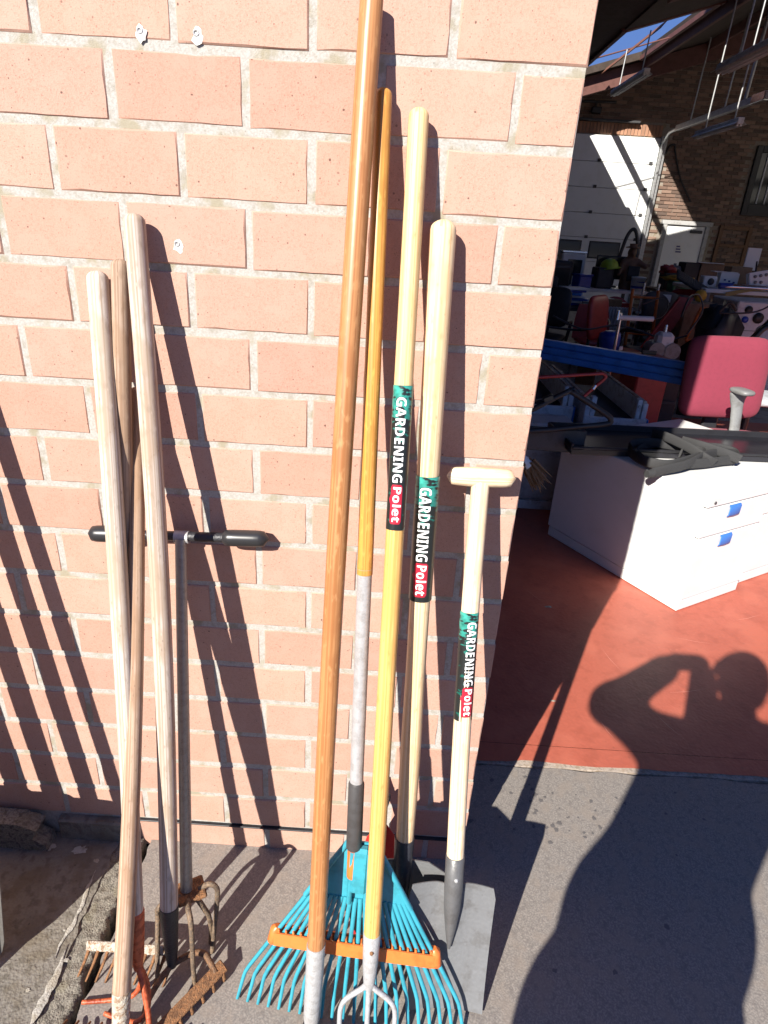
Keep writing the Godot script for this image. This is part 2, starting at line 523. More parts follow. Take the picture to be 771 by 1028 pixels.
	M.rusty_grey = mat(Color(0.25, 0.205, 0.165), 0.7, 0.2, rust_t, 0.12, rust_n, 0.8)
	M.orange_paint = mat(Color(0.52, 0.115, 0.042), 0.5, 0.0, flake_t, 0.16, rust_n, 0.4)
	M.zinc = mat(Color(0.50, 0.50, 0.51), 0.45, 0.25, worn_t, 0.10, rust_n, 0.4)
	M.aluminium = mat(Color(0.52, 0.52, 0.54), 0.35, 0.3, worn_t, 0.16, rust_n, 0.15)
	M.spade_grey = mat(Color(0.20, 0.205, 0.215), 0.4, 0.2, worn_t, 0.30, rust_n, 0.15)
	M.spade_socket = mat(Color(0.15, 0.15, 0.155), 0.42, 0.3, worn_t, 0.30, rust_n, 0.15)
	M.shovel_dark = mat(Color(0.055, 0.058, 0.075), 0.35, 0.3, worn_t, 0.25, rust_n, 0.15)
	M.shaft_grey = mat(Color(0.36, 0.355, 0.335), 0.4, 0.5, worn_t, 0.10, rust_n, 0.3)
	M.black_plastic = mat(Color(0.022, 0.022, 0.024), 0.32)
	M.dark_grip = mat(Color(0.065, 0.063, 0.066), 0.5, 0.0, worn_t, 0.12)
	M.teal = mat(Color(0.045, 0.33, 0.43), 0.36, 0.0, worn_t, 0.35)
	M.teal.subsurf_scatter_enabled = false
	M.orange_plastic = mat(Color(0.80, 0.20, 0.045), 0.38, 0.0, worn_t, 0.35)
	M.red_plastic = mat(Color(0.42, 0.025, 0.022), 0.3)
	M.label_black = mat(Color(0.018, 0.020, 0.020), 0.28)
	M.label_white = mat(Color(0.82, 0.82, 0.82), 0.35)
	M.label_red = mat(Color(0.36, 0.016, 0.035), 0.3)
	# printed sleeve: black turning to leaf greens towards its upper end (a print)
	var lw := 64
	var lh := 256
	var leaf := noise_bytes(256, 31, 0.10, 2, FastNoiseLite.TYPE_CELLULAR, 64)
	var leaf2 := noise_bytes(256, 32, 0.06, 3, FastNoiseLite.TYPE_SIMPLEX_SMOOTH, 64)
	var im := Image.create(lw, lh, false, Image.FORMAT_RGB8)
	for y in lh:
		var t: float = smoothstep(0.45, 1.1, float(y) / lh)
		for x in lw:
			var a := leaf[y * 64 + x] / 255.0
			var b := leaf2[y * 64 + x] / 255.0
			var c := Color(0.015, 0.018, 0.018)
			if b * 0.8 + a * 0.6 > 1.02 - t * 0.58:
				c = Color(0.008, 0.09, 0.07).lerp(Color(0.05, 0.36, 0.30), clamp(a * 1.4 * t, 0, 1))
			im.set_pixel(x, y, c.linear_to_srgb())
	M.label_print = mat(Color(1, 1, 1), 0.3, 0.0, ImageTexture.create_from_image(im))
	# things in the hall
	var weave := color_tex(256, Color(0.85, 0.85, 0.85), [[noise_bytes(256, 41, 0.35, 2), 0.35, 0.7, Color(1.1, 1.1, 1.1), 0.7], [noise_bytes(256, 42, 0.02, 3), 0.5, 0.8, Color(0.75, 0.75, 0.75), 0.4]])
	var weave_n := bump_tex(256, [[noise_bytes(256, 43, 0.35, 2), 1.0]], 3.0)
	M.maroon = mat(Color(0.225, 0.028, 0.055), 0.9, 0.0, weave, 0.16, weave_n, 0.6)
	M.maroon.rim_enabled = true
	M.maroon.rim = 0.3
	M.webbing = mat(Color(0.035, 0.035, 0.037), 0.8, 0.0, weave, 0.06, weave_n, 1.0)
	var clean_t := color_tex(256, Color(0.97, 0.97, 0.97), [[noise_bytes(256, 61, 0.02, 4), 0.5, 0.8, Color(0.90, 0.90, 0.88), 0.6]], [[50, 0.4, 1.2, Color(0.6, 0.58, 0.55), 0.5]])
	M.white_steel = mat(Color(0.74, 0.74, 0.735), 0.4, 0.0, clean_t, 0.9)
	M.grey_steel = mat(Color(0.50, 0.53, 0.57), 0.5, 0.0, worn_t, 0.7)
	M.pale_steel = mat(Color(0.68, 0.71, 0.75), 0.45, 0.0, worn_t, 0.5)
	M.blue_pull = mat(Color(0.045, 0.17, 0.52), 0.4)
	M.blue_beam = mat(Color(0.05, 0.23, 0.72), 0.4, 0.0, worn_t, 0.6)
	M.black_matt = mat(Color(0.02, 0.02, 0.024), 0.5, 0.0, worn_t, 0.5)
	M.tray_black = mat(Color(0.02, 0.02, 0.026), 0.22, 0.0, worn_t, 0.7)
	M.dark_grey = mat(Color(0.06, 0.06, 0.065), 0.6, 0.0, worn_t, 0.4)
	M.mid_grey = mat(Color(0.22, 0.225, 0.23), 0.45, 0.0, worn_t, 0.4)
	M.red_paint = mat(Color(0.38, 0.03, 0.03), 0.4, 0.0, worn_t, 0.4)
	M.dark_red = mat(Color(0.20, 0.012, 0.018), 0.45, 0.0, worn_t, 0.4)
	M.brown_wood = mat(Color(0.16, 0.085, 0.045), 0.7, 0.0, worn_t, 0.4)
	M.card_brown = mat(Color(0.30, 0.20, 0.12), 0.85, 0.0, worn_t, 0.5)
	M.yellow = mat(Color(0.55, 0.33, 0.03), 0.6, 0.0, worn_t, 0.3)
	M.lime = mat(Color(0.36, 0.48, 0.03), 0.5, 0.0, worn_t, 0.3)
	M.green = mat(Color(0.05, 0.20, 0.10), 0.5, 0.0, worn_t, 0.3)
	M.blue = mat(Color(0.02, 0.06, 0.38), 0.35, 0.0, worn_t, 0.3)
	M.orange = mat(Color(0.55, 0.14, 0.015), 0.5, 0.0, worn_t, 0.3)
	M.chrome = mat(Color(0.6, 0.6, 0.62), 0.2, 0.95)
	M.glass_dark = mat(Color(0.02, 0.022, 0.025), 0.08)
	M.paper = mat(Color(0.70, 0.70, 0.68), 0.8)
	M.ink = mat(Color(0.10, 0.10, 0.22), 0.8)
	M.bristle = mat(Color(0.17, 0.10, 0.055), 0.9, 0.0, weave, 0.05)
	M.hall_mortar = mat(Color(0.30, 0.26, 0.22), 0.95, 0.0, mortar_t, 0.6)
	M.whitewash = mat(Color(0.66, 0.65, 0.62), 0.9, 0.0, clean_t, 2.0)
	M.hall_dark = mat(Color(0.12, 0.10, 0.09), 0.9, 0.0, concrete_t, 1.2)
	M.hall_floor = mat(Color(0.40, 0.39, 0.37), 0.85, 0.0, concrete_t, 1.2)
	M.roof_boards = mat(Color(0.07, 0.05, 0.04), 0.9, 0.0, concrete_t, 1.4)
	M.roof_steel = mat(Color(0.13, 0.05, 0.04), 0.7, 0.0, worn_t, 0.8)
	M.rusty_sheet = mat(Color(0.26, 0.11, 0.06), 0.85, 0.0, rust_t, 0.6, rust_n, 0.6)
	M.blue_sheet = mat(Color(0.10, 0.22, 0.75), 0.4, 0.0, worn_t, 1.0)
	M.blue_sheet.backlight_enabled = true
	M.blue_sheet.backlight = Color(0.35, 0.5, 1.0)
	M.galvanised = mat(Color(0.45, 0.46, 0.47), 0.45, 0.6, worn_t, 0.4)
	M.batten = mat(Color(0.74, 0.73, 0.69), 0.5, 0.0, worn_t, 0.5)
	M.door_white = mat(Color(0.72, 0.73, 0.73), 0.5, 0.0, clean_t, 1.6)
	M.frame_grey = mat(Color(0.42, 0.42, 0.42), 0.6, 0.0, worn_t, 0.8)
	M.skin = mat(Color(0.50, 0.30, 0.21), 0.6)
	M.jacket = mat(Color(0.05, 0.06, 0.09), 0.85, 0.0, weave, 0.2)
	M.hair = mat(Color(0.04, 0.03, 0.022), 0.7)
	M.carving = mat(Color(0.20, 0.10, 0.055), 0.6, 0.0, worn_t, 0.3)
	M.gold = mat(Color(0.55, 0.35, 0.12), 0.4, 0.5)

# ------------------------------------------------------------------ ground
func ragged(n: int, amount: float, sd: int) -> Array:
	var f := FastNoiseLite.new()
	f.seed = sd
	f.frequency = 0.11
	f.fractal_octaves = 4
	var out := []
	for k in n: out.append(f.get_noise_1d(k) * amount)
	return out

func build_ground():
	# soil under everything, out to the horizon
	var st := new_st()
	st.set_smooth_group(-1)
	quad(st, Vector3(-200, -0.05, 200), Vector3(200, -0.05, 200), Vector3(200, -0.05, -200), Vector3(-200, -0.05, -200))
	structure("ground", st, M.soil)
	# worn asphalt of the yard, its edges broken
	st = new_st()
	var n := 160
	var jag := ragged(n + 1, 0.012, 5)
	var rows := []
	for k in n + 1:
		var z := 0.0 + 1.6 * k / n
		rows.append(Vector3(-0.798 + jag[k], 0.0, z))
	st.set_smooth_group(-1)
	for k in n:
		var a: Vector3 = rows[k]
		var b: Vector3 = rows[k + 1]
		quad(st, b, Vector3(30, 0, b.z), Vector3(30, 0, a.z), a)
		quad(st, b + Vector3(0, -0.05, 0), b, a, a + Vector3(0, -0.05, 0))
	quad(st, Vector3(-0.8, 0, 40), Vector3(30, 0, 40), Vector3(30, 0, 1.6), Vector3(-0.8, 0, 1.6))
	var jag2 := ragged(401, 0.012, 9)
	for k in 400:
		var x0 := 0.0 + 9.1 * k / 400.0
		var x1 := 0.0 + 9.1 * (k + 1) / 400.0
		var za: float = -0.318 + jag2[k]
		var zb: float = -0.318 + jag2[k + 1]
		quad(st, Vector3(x0, 0, 0), Vector3(x1, 0, 0), Vector3(x1, 0, zb), Vector3(x0, 0, za))
		quad(st, Vector3(x1, -0.05, zb), Vector3(x0, -0.05, za), Vector3(x0, 0, za), Vector3(x1, 0, zb))
	structure("asphalt_yard", st, M.asphalt)
	# old concrete strip on the left, with a rougher band along the crack
	st = new_st()
	st.set_smooth_group(-1)
	var jag3 := ragged(n + 1, 0.010, 15)
	var jag4 := ragged(n + 1, 0.014, 25)
	for k in n:
		var z0 := 0.0 + 1.6 * k / n
		var z1 := 0.0 + 1.6 * (k + 1) / n
		quad(st, Vector3(-12, 0.010, z1), Vector3(-0.872 + jag4[k + 1], 0.010, z1), Vector3(-0.872 + jag4[k], 0.010, z0), Vector3(-12, 0.010, z0))
		quad(st, Vector3(-0.872 + jag4[k + 1], -0.05, z1), Vector3(-0.872 + jag4[k], -0.05, z0), Vector3(-0.872 + jag4[k], 0.010, z0), Vector3(-0.872 + jag4[k + 1], 0.010, z1))
	quad(st, Vector3(-12, 0.010, 40), Vector3(-0.87, 0.010, 40), Vector3(-0.87, 0.010, 1.6), Vector3(-12, 0.010, 1.6))
	structure("concrete_path", st, M.concrete)
	st = new_st()
	st.set_smooth_group(0)
	var f := FastNoiseLite.new()
	f.seed = 77
	f.frequency = 34.0
	f.fractal_octaves = 4
	var nx := 12
	var nz := 260
	var grid := []
	for k in nz + 1:
		var z := 0.0 + 1.6 * k / nz
		var kk: float = float(k) * n / nz
		var xa: float = -0.876 + jag4[int(kk)]
		var xb: float = -0.813 + jag3[int(kk)] + f.get_noise_2d(9.0, z) * 0.008
		var row := []
		for i in nx + 1:
			var x: float = lerp(xa, xb, float(i) / nx)
			row.append(Vector3(x, 0.006 + f.get_noise_2d(x, z) * 0.006 - (0.012 if i == nx else 0.0), z))
		grid.append(row)
	for k in nz:
		for i in nx:
			quad(st, grid[k + 1][i], grid[k + 1][i + 1], grid[k][i + 1], grid[k][i])
		quad(st, grid[k + 1][nx] + Vector3(0, -0.05, 0), grid[k][nx] + Vector3(0, -0.05, 0), grid[k][nx], grid[k + 1][nx])
	structure("kerb_edge", st, M.rough_concrete)
	# pale lime deposit in a broken line along the join
	for sg in [[0.10, 0.30, 0.010], [0.27, 0.46, 0.014], [0.42, 0.85, 0.011]]:
		st = new_st()
		st.set_smooth_group(0)
		var prev := []
		for k in 41:
			var t := k / 40.0
			var z: float = lerp(sg[0], sg[1], t)
			var w: float = sg[2] * 0.7 * sin(PI * t) * (0.6 + f.get_noise_1d(z * 0.6 + sg[0]) * 0.9 + 0.2)
			w = max(w, 0.0005)
			var xm: float = -0.882 + f.get_noise_1d(z * 0.3 + 4.0) * 0.008 + (0.006 if sg[0] > 0.2 else -0.01)
			var row := [Vector3(xm - w, 0.0115, z), Vector3(xm, 0.0135, z), Vector3(xm + w, 0.0118, z)]
			if prev.size() > 0:
				quad(st, row[0], row[1], prev[1], prev[0])
				quad(st, row[1], row[2], prev[2], prev[1])
			prev = row
		structure("lime_deposit", st, M.pale_deposit)
	# painted red floor of the hall
	st = new_st()
	st.set_smooth_group(-1)
	quad(st, Vector3(-5, 0.004, -0.4095), Vector3(10, 0.004, -0.4095), Vector3(10, 0.004, -4.6), Vector3(-5, 0.004, -4.6))
	var fl := structure("red_floor", st, M.red_floor)
	st = new_st()
	st.set_smooth_group(-1)
	var jag5 := ragged(401, 0.016, 39)
	for k in 400:
		var x0 := 0.0 + 9.1 * k / 400.0
		var x1 := 0.0 + 9.1 * (k + 1) / 400.0
		var za: float = -0.338 + jag5[k] * 0.8
		var zb: float = -0.338 + jag5[k + 1] * 0.8
		quad(st, Vector3(x0, 0.004, za), Vector3(x1, 0.004, zb), Vector3(x1, 0.004, -0.408), Vector3(x0, 0.004, -0.408))
	var back := new_st()
	back.set_smooth_group(-1)
	quad(back, Vector3(-5, 0.002, -4.605), Vector3(10, 0.002, -4.605), Vector3(10, 0.002, -14.42), Vector3(-5, 0.002, -14.42))
	structure("concrete_floor", back, M.hall_floor)
	var strip := MeshInstance3D.new()
	strip.name = "border_strip"
	strip.mesh = finish(st)
	strip.material_override = M.red_floor
	fl.add_child(strip)
	st = new_st()
	var jag6 := ragged(401, 0.007, 49)
	for k in 400:
		var x0 := 0.0 + 9.1 * k / 400.0
		var x1 := 0.0 + 9.1 * (k + 1) / 400.0
		var za: float = -0.327 + jag6[k]
		var zb: float = -0.327 + jag6[k + 1]
		st.set_smooth_group(-1)
		quad(st, Vector3(x0, 0.0, za), Vector3(x1, 0.0, zb), Vector3(x1, 0.0015, -0.39), Vector3(x0, 0.0015, -0.39))
		quad(st, Vector3(x0, -0.05, za), Vector3(x1, -0.05, zb), Vector3(x1, 0.0, zb), Vector3(x0, 0.0, za))
	structure("floor_edge", st, M.chipped_edge)

# ------------------------------------------------------------------ the brick front
func brick_mesh(len: float, hgt: float, dep: float, sd: int) -> ArrayMesh:
	var r := RandomNumberGenerator.new()
	r.seed = sd
	var st := new_st()
	st.set_smooth_group(-1)
	# front face with a worn rim; back open inside the wall
	var nx := 6
	var ny := 3
	var h := len * 0.5
	var v := hgt * 0.5
	var outer := []
	var inner := []
	var bevel := 0.0022
	var loop := []
	for i in nx: loop.append(Vector2(lerp(-h, h, float(i) / nx), -v))
	for i in ny: loop.append(Vector2(h, lerp(-v, v, float(i) / ny)))
	for i in nx: loop.append(Vector2(lerp(h, -h, float(i) / nx), v))
	for i in ny: loop.append(Vector2(-h, lerp(v, -v, float(i) / ny)))
	for p in loop:
		var q: Vector2 = p
		var j := r.randf_range(0.0, 0.0006) + (r.randf_range(0.0, 0.003) if r.randf() < 0.06 else 0.0)
		var s := Vector2(1.0 - j / h, 1.0 - j / v)
		outer.append(q * s)
		var b := bevel * r.randf_range(0.5, 1.5)
		inner.append(q * s * Vector2(1.0 - b / h, 1.0 - b / v))
	var m := loop.size()
	for k in m:
		var k2 := (k + 1) % m
		st.set_smooth_group(1)
		tri(st, Vector3(0, 0, 0), Vector3(inner[k].x, inner[k].y, 0), Vector3(inner[k2].x, inner[k2].y, 0))
		st.set_smooth_group(2)
		quad(st, Vector3(outer[k].x, outer[k].y, -bevel), Vector3(outer[k2].x, outer[k2].y, -bevel), Vector3(inner[k2].x, inner[k2].y, 0), Vector3(inner[k].x, inner[k].y, 0))
	st.set_smooth_group(-1)
	for k in m:
		var k2 := (k + 1) % m
		quad(st, Vector3(outer[k].x, outer[k].y, -dep), Vector3(outer[k2].x, outer[k2].y, -dep), Vector3(outer[k2].x, outer[k2].y, -bevel), Vector3(outer[k].x, outer[k].y, -bevel))
	return finish(st)

func build_front_wall():
	var wall := thing("brick_wall", "sunlit salmon brick wall with pale mortar joints behind the garden tools", "wall", Vector3(-2.2, 0, -0.15))
	var st := new_st()
	box(st, Vector3(-2.00325, 1.6, -0.1455), Vector3(3.9935, 3.24, 0.287))
	part(wall, "mortar", st, M.mortar)
	var whole := []
	var half := []
	for k in 8: whole.append(brick_mesh(0.189, 0.0885, 0.09, 100 + k))
	for k in 4: half.append(brick_mesh(0.0895, 0.0885, 0.09, 200 + k))
	var rest := new_st()
	for row in range(-1, 32):
		var y0 := 0.08 + 0.1 * row
		var x := -0.005
		var col := 0
		var first_half: bool = abs(row) % 2 == 1
		while x > -3.95:
			var short: bool = col == 0 and first_half
			var len := 0.09 if short else 0.19
			var cx := x - len * 0.5
			var jit := Vector3(rng.randf_range(-0.0012, 0.0012), rng.randf_range(-0.0012, 0.0012), rng.randf_range(-0.0008, 0.0010))
			if col == 0: jit.x = rng.randf_range(-0.001, 0.0012)
			var at := Vector3(cx, y0 + 0.045, 0.0) + jit
			var tw := Basis(Vector3.BACK, rng.randf_range(-0.004, 0.004))
			if row == -1 and x < -0.8:
				pass
			elif x > -2.3 and row < 21:
				var b := MeshInstance3D.new()
				b.name = "brick"
				b.mesh = half[rng.randi() % 4] if short else whole[rng.randi() % 8]
				b.material_override = M.brick[rng.randi() % M.brick.size()]
				wall.add_child(b, true)
				b.position = at - wall.position
				b.basis = tw
			else:
				box(rest, at + Vector3(0, 0, -0.02), Vector3(len - 0.002, 0.088, 0.04), 0.003)
			x -= len + 0.01
			col += 1
	var stuff := part(wall, "brickwork", rest, M.brick[1])
	stuff.set_meta("kind", "stuff")
	# return of the wall at the doorway
	for row in range(-1, 20):
		var y0 := 0.08 + 0.1 * row
		var cut := 0.19 if abs(row) % 2 == 1 else 0.09
		for seg in [[-0.0045, -cut - 0.0], [-cut - 0.012, -0.289]]:
			var len: float = seg[0] - seg[1]
			st = new_st()
			box(st, Vector3(-0.0225, y0 + 0.045, (seg[0] + seg[1]) * 0.5), Vector3(0.036, 0.087, len), 0.003)
			part(wall, "end_brick", st, M.brick[rng.randi() % M.brick.size()])
	# damp-proof strip near the foot
	st = new_st()
	box(st, Vector3(-0.42, 0.0752, 0.001), Vector3(0.83, 0.004, 0.012), 0.001)
	part(wall, "damp_proof_strip", st, M.black_matt)
	# wall plugs with a smear of filler
	for p in [Vector3(-0.648, 1.692, 0.001), Vector3(-0.567, 1.693, 0.001), Vector3(-0.617, 1.413, 0.001)]:
		st = new_st()
		lathe(st, [Vector2(0.0, 0.0012), Vector2(0.0022, 0.0012), Vector2(0.0026, 0.0022), Vector2(0.0044, 0.0022), Vector2(0.0052, 0.0)], Transform3D(Basis(Vector3.RIGHT, PI / 2), p), 14)
		var plug := part(wall, "wall_plug", st, M.zinc)
		st = new_st()
		st.set_smooth_group(0)
		var c: Vector3 = p + Vector3(0.002, -0.004, 0.0003)
		var ring := []
		for k in 14: ring.append(c + Vector3(cos(k * TAU / 14), sin(k * TAU / 14) * 1.15, 0) * rng.randf_range(0.006, 0.011))
		for k in 14: tri(st, c + Vector3(0, 0, 0.0013), ring[k], ring[(k + 1) % 14])
		part(wall, "filler", st, M.paper)
	# concrete foot of the wall to the left, and a broken corner stone
	st = new_st()
	box(st, Vector3(-0.925, 0.0355, -0.03), Vector3(0.19, 0.076, 0.10), 0.004)
	box(st, Vector3(-2.4, 0.0345, -0.034), Vector3(2.66, 0.074, 0.10), 0.004)
	part(wall, "plinth", st, M.concrete)
	st = new_st()
	var xf := Transform3D(Basis.IDENTITY, Vector3(-1.125, 0.0, 0.035))
	plate(st, [Vector2(-0.16, 0.0), Vector2(0.095, 0.0), Vector2(0.088, 0.030), Vector2(0.060, 0.048), Vector2(0.075, 0.078), Vector2(0.03, 0.096), Vector2(-0.16, 0.10)], 0.045, xf)
	single("stone_block", st, M.rough_concrete, "broken grey stone block at the foot of the wall by the left edge", "stone")

# ------------------------------------------------------------------ garden tools
func shaft(parent: Node3D, called: String, p: Vector3, q: Vector3, r0: float, r1: float, m: Material, bow := Vector3.ZERO, round_top := true, swell := []) -> MeshInstance3D:
	var pts := []
	var rad := []
	var n := 26
	for k in n + 1:
		var t := float(k) / n
		pts.append(p.lerp(q, t) + bow * sin(PI * t))
		var r: float = lerp(r0, r1, t)
		for s in swell: r *= 1.0 + s[1] * exp(-pow((t - s[0]) / s[2], 2.0))
		rad.append(r)
	if round_top:
		var u: Vector3 = (pts[n] - pts[n - 1]).normalized()
		var r: float = rad[n]
		pts[n] = pts[n] - u * r * 0.75
		for a in [0.35, 0.7, 1.05, 1.35]:
			pts.append(pts[n] + u * sin(a) * r * 0.75)
			rad.append(r * cos(a))
	var st := new_st()
	tube(st, pts, rad, 18)
	return part(parent, called, st, m)

func bar(parent: Node3D, called: String, ctrl: Array, r0: float, r1: float, m: Material, sides := 8, flat := 1.0, steps := 6) -> MeshInstance3D:
	var pts := curve(ctrl, steps)
	var st := new_st()
	tube(st, pts, taper(pts.size(), r0, r1), sides, true, flat)
	return part(parent, called, st, m)

# printed sleeve round a handle between two heights a0 < a1 along it, lettering reading downwards
func sleeve(parent: Node3D, b: Vector3, fr: Basis, a0: float, a1: float, r: float, off: Vector3, turn := 0.0):
	var st := new_st()
	st.set_smooth_group(0)
	var sides := 24
	var P := func(ang: float, a: float, rr: float): return b + off + fr * Vector3(sin(ang) * rr, a, cos(ang) * rr)
	for k in 12:
		for s in sides:
			var x0 := TAU * s / sides
			var x1 := TAU * (s + 1) / sides
			var y0: float = lerp(a0, a1, k / 12.0)
			var y1: float = lerp(a0, a1, (k + 1) / 12.0)
			quad_uv(st, P.call(x0, y0, r), P.call(x1, y0, r), P.call(x1, y1, r), P.call(x0, y1, r), Vector2(x0 / TAU, k / 12.0), Vector2(x1 / TAU, k / 12.0), Vector2(x1 / TAU, (k + 1) / 12.0), Vector2(x0 / TAU, (k + 1) / 12.0))
	var lab := part(parent, "printed_sleeve", st, M.label_print)
	var len := a1 - a0
	# emblem: red shield field with a peak
	st = new_st()
	st.set_smooth_group(0)
	var e0 := a0 + len * 0.045
	var e1 := a0 + len * 0.325
	var ha := 0.60
	for k in 16:
		for s in 8:
			var t0 := k / 16.0
			var t1 := (k + 1) / 16.0
			var w0: float = ha * min(1.0, min(t0, 1.0 - t0) * 9.0 + 0.75)
			var w1: float = ha * min(1.0, min(t1, 1.0 - t1) * 9.0 + 0.75)
			var pk0: float = 0.22 * max(0.0, 1.0 - abs(t0 - 0.62) * 8.0)
			var pk1: float = 0.22 * max(0.0, 1.0 - abs(t1 - 0.62) * 8.0)
			var f0 := s / 8.0
			var f1 := (s + 1) / 8.0
			quad(st, P.call(turn + lerp(-w0 - pk0, w0, f0), lerp(e0, e1, t0), r + 0.0004), P.call(turn + lerp(-w0 - pk0, w0, f1), lerp(e0, e1, t0), r + 0.0004), P.call(turn + lerp(-w1 - pk1, w1, f1), lerp(e0, e1, t1), r + 0.0004), P.call(turn + lerp(-w1 - pk1, w1, f0), lerp(e0, e1, t1), r + 0.0004))
	part(lab, "emblem", st, M.label_red)
	var write := func(words: String, mid: float, run: float, hgt: float, bend: float):
		var s2 := new_st()
		lettering(s2, words, hgt, func(p: Vector2): return P.call(turn + bend + p.y / r, mid - p.x, r + 0.0008), true, 0.004, run)
		part(lab, "lettering", s2, M.label_white)
	write.call("GARDENING", a0 + len * 0.63, len * 0.58, r * 0.98, 0.0)
	write.call("Polet", (e0 + e1) * 0.5, (e1 - e0) * 0.88, r * 0.86, 0.08)

func build_garden_tools():
	var t: Node3D
	var st: SurfaceTool
	var b: Vector3
	var q: Vector3
	var fr: Basis
	var grp := "old garden tools leaning at the left of the wall"
	var grp2 := "garden tools leaning near the doorway"

	# --- cultivator with orange tines
	b = Vector3(-0.668, 0.0, 0.405)
	q = Vector3(-0.744, 1.366, 0.022)
	t = thing("hand_cultivator", "pale wooden handle with orange curved tines, leftmost of the tools against the wall", "cultivator", b, grp)
	fr = frame_of(b, q)
	var neck := b.lerp(q, 0.115)
	var sock := b.lerp(q, 0.172)
	shaft(t, "handle", b.lerp(q, 0.165), q, 0.0155, 0.017, M.wood_pale, Vector3(0.006, 0, 0))
	st = new_st()
	tube(st, [neck - fr.y * 0.03, neck, sock, sock + fr.y * 0.012, sock + fr.y * 0.014], [0.008, 0.013, 0.0175, 0.0178, 0.0165], 16)
	part(t, "socket", st, M.orange_paint)
	bar(t, "tine", [neck - fr.y * 0.02, neck + Vector3(0.022, -0.06, 0.035), Vector3(-0.640, 0.055, 0.425), Vector3(-0.640, 0.024, 0.452), Vector3(-0.668, 0.010, 0.475), Vector3(-0.705, 0.004, 0.480)], 0.0062, 0.0045, M.orange_paint)
	bar(t, "tine", [neck - fr.y * 0.02, neck + Vector3(0.016, -0.07, 0.012), Vector3(-0.655, 0.045, 0.395), Vector3(-0.672, 0.022, 0.405), Vector3(-0.70, 0.010, 0.400), Vector3(-0.748, 0.005, 0.388)], 0.006, 0.0042, M.orange_paint)
	bar(t, "tine", [neck - fr.y * 0.02, neck + Vector3(-0.004, -0.06, -0.012), Vector3(-0.684, 0.050, 0.352), Vector3(-0.700, 0.022, 0.362), Vector3(-0.740, 0.010, 0.366), Vector3(-0.800, 0.006, 0.372)], 0.006, 0.0042, M.orange_paint)

	# --- iron rake with whitish bar
	b = Vector3(-0.723, 0.055, 0.286)
	q = Vector3(-0.705, 1.386, 0.02)
	t = thing("garden_rake", "grey-brown handled iron rake with flaking whitish head bar, behind the pale handles", "rake", Vector3(-0.723, 0, 0.30), grp)
	shaft(t, "handle", b.lerp(q, 0.10), q, 0.013, 0.0145, M.wood_grey)
	fr = frame_of(b, q)
	st = new_st()
	tube(st, [b + Vector3(0, 0.0, 0), b.lerp(q, 0.05), b.lerp(q, 0.11)], [0.006, 0.011, 0.0145], 12)
	part(t, "socket", st, M.rust_dark)
	st = new_st()
	box(st, Vector3(-0.726, 0.052, 0.291), Vector3(0.192, 0.020, 0.007), 0.002, Basis(Vector3.RIGHT, -0.5))
	part(t, "head_bar", st, M.pale_flaked)
	for k in 10:
		var x := -0.816 + k * 0.020
		bar(t, "tooth", [Vector3(x, 0.046, 0.295), Vector3(x - 0.006, 0.026, 0.308), Vector3(x - 0.016, 0.001, 0.332)], 0.0042, 0.0022, M.rust, 6, 1.0, 4)

	# --- front handle: rake lying teeth-back at the bottom
	b = Vector3(-0.688, 0.012, 0.455)
	q = Vector3(-0.699, 1.180, 0.024)
	t = thing("garden_rake", "thin tan handled rake standing foremost of the left tools, rusty teeth at foot", "rake", Vector3(-0.70, 0, 0.46), grp)
	shaft(t, "handle", b.lerp(q, 0.10), q, 0.0165, 0.0128, M.wood_tan, Vector3(0.010, 0, 0))
	st = new_st()
	tube(st, [b, b.lerp(q, 0.05), b.lerp(q, 0.105)], [0.010, 0.0155, 0.0172], 16)
	part(t, "ferrule", st, M.pale_flaked)
	st = new_st()
	box(st, Vector3(-0.695, 0.016, 0.470), Vector3(0.27, 0.022, 0.008), 0.002, Basis(Vector3.RIGHT, 0.3))
	part(t, "head_bar", st, M.rust)
	for k in 12:
		var x := -0.822 + k * 0.0232
		bar(t, "tooth", [Vector3(x, 0.016, 0.468), Vector3(x + 0.002, 0.022, 0.44), Vector3(x + 0.008, 0.008, 0.405)], 0.0045, 0.0025, M.rust, 6, 1.0, 4)

	# --- bow rake, rusty head
	b = Vector3(-0.637, 0.035, 0.310)
	q = Vector3(-0.674, 1.454, 0.024)
	t = thing("bow_rake", "tallest pale handle of the left group, black ferrule and broad rusty head bar", "rake", Vector3(-0.60, 0, 0.34), grp)
	shaft(t, "handle", b.lerp(q, 0.10), q, 0.0175, 0.0165, M.wood_dirty, Vector3(0.013, 0, 0))
	fr = frame_of(b, q)
	st = new_st()
	tube(st, [b.lerp(q, 0.0), b.lerp(q, 0.03), b.lerp(q, 0.095), b.lerp(q, 0.104)], [0.009, 0.0135, 0.0185, 0.019], 16)
	part(t, "ferrule", st, M.iron_dark)
	var e1 := Vector3(-0.532, 0.030, 0.298)
	var e2 := Vector3(-0.640, 0.024, 0.440)
	bar(t, "bow", [b + Vector3(0, 0.004, 0), Vector3(-0.600, 0.050, 0.292), Vector3(-0.575, 0.048, 0.290), Vector3(-0.558, 0.036, 0.302), e1.lerp(e2, 0.12)], 0.0065, 0.006, M.rust_dark)
	bar(t, "bow", [b + Vector3(0, 0.004, 0), Vector3(-0.655, 0.034, 0.345), Vector3(-0.664, 0.030, 0.385), Vector3(-0.650, 0.028, 0.418), e1.lerp(e2, 0.9)], 0.0065, 0.006, M.rust_dark)
	st = new_st()
	var ax := (e2 - e1).normalized()
	var up := Vector3(0.35, 1.0, 0.25)
	up = (up - ax * up.dot(ax)).normalized()
	var bb := Basis(ax, up, ax.cross(up))
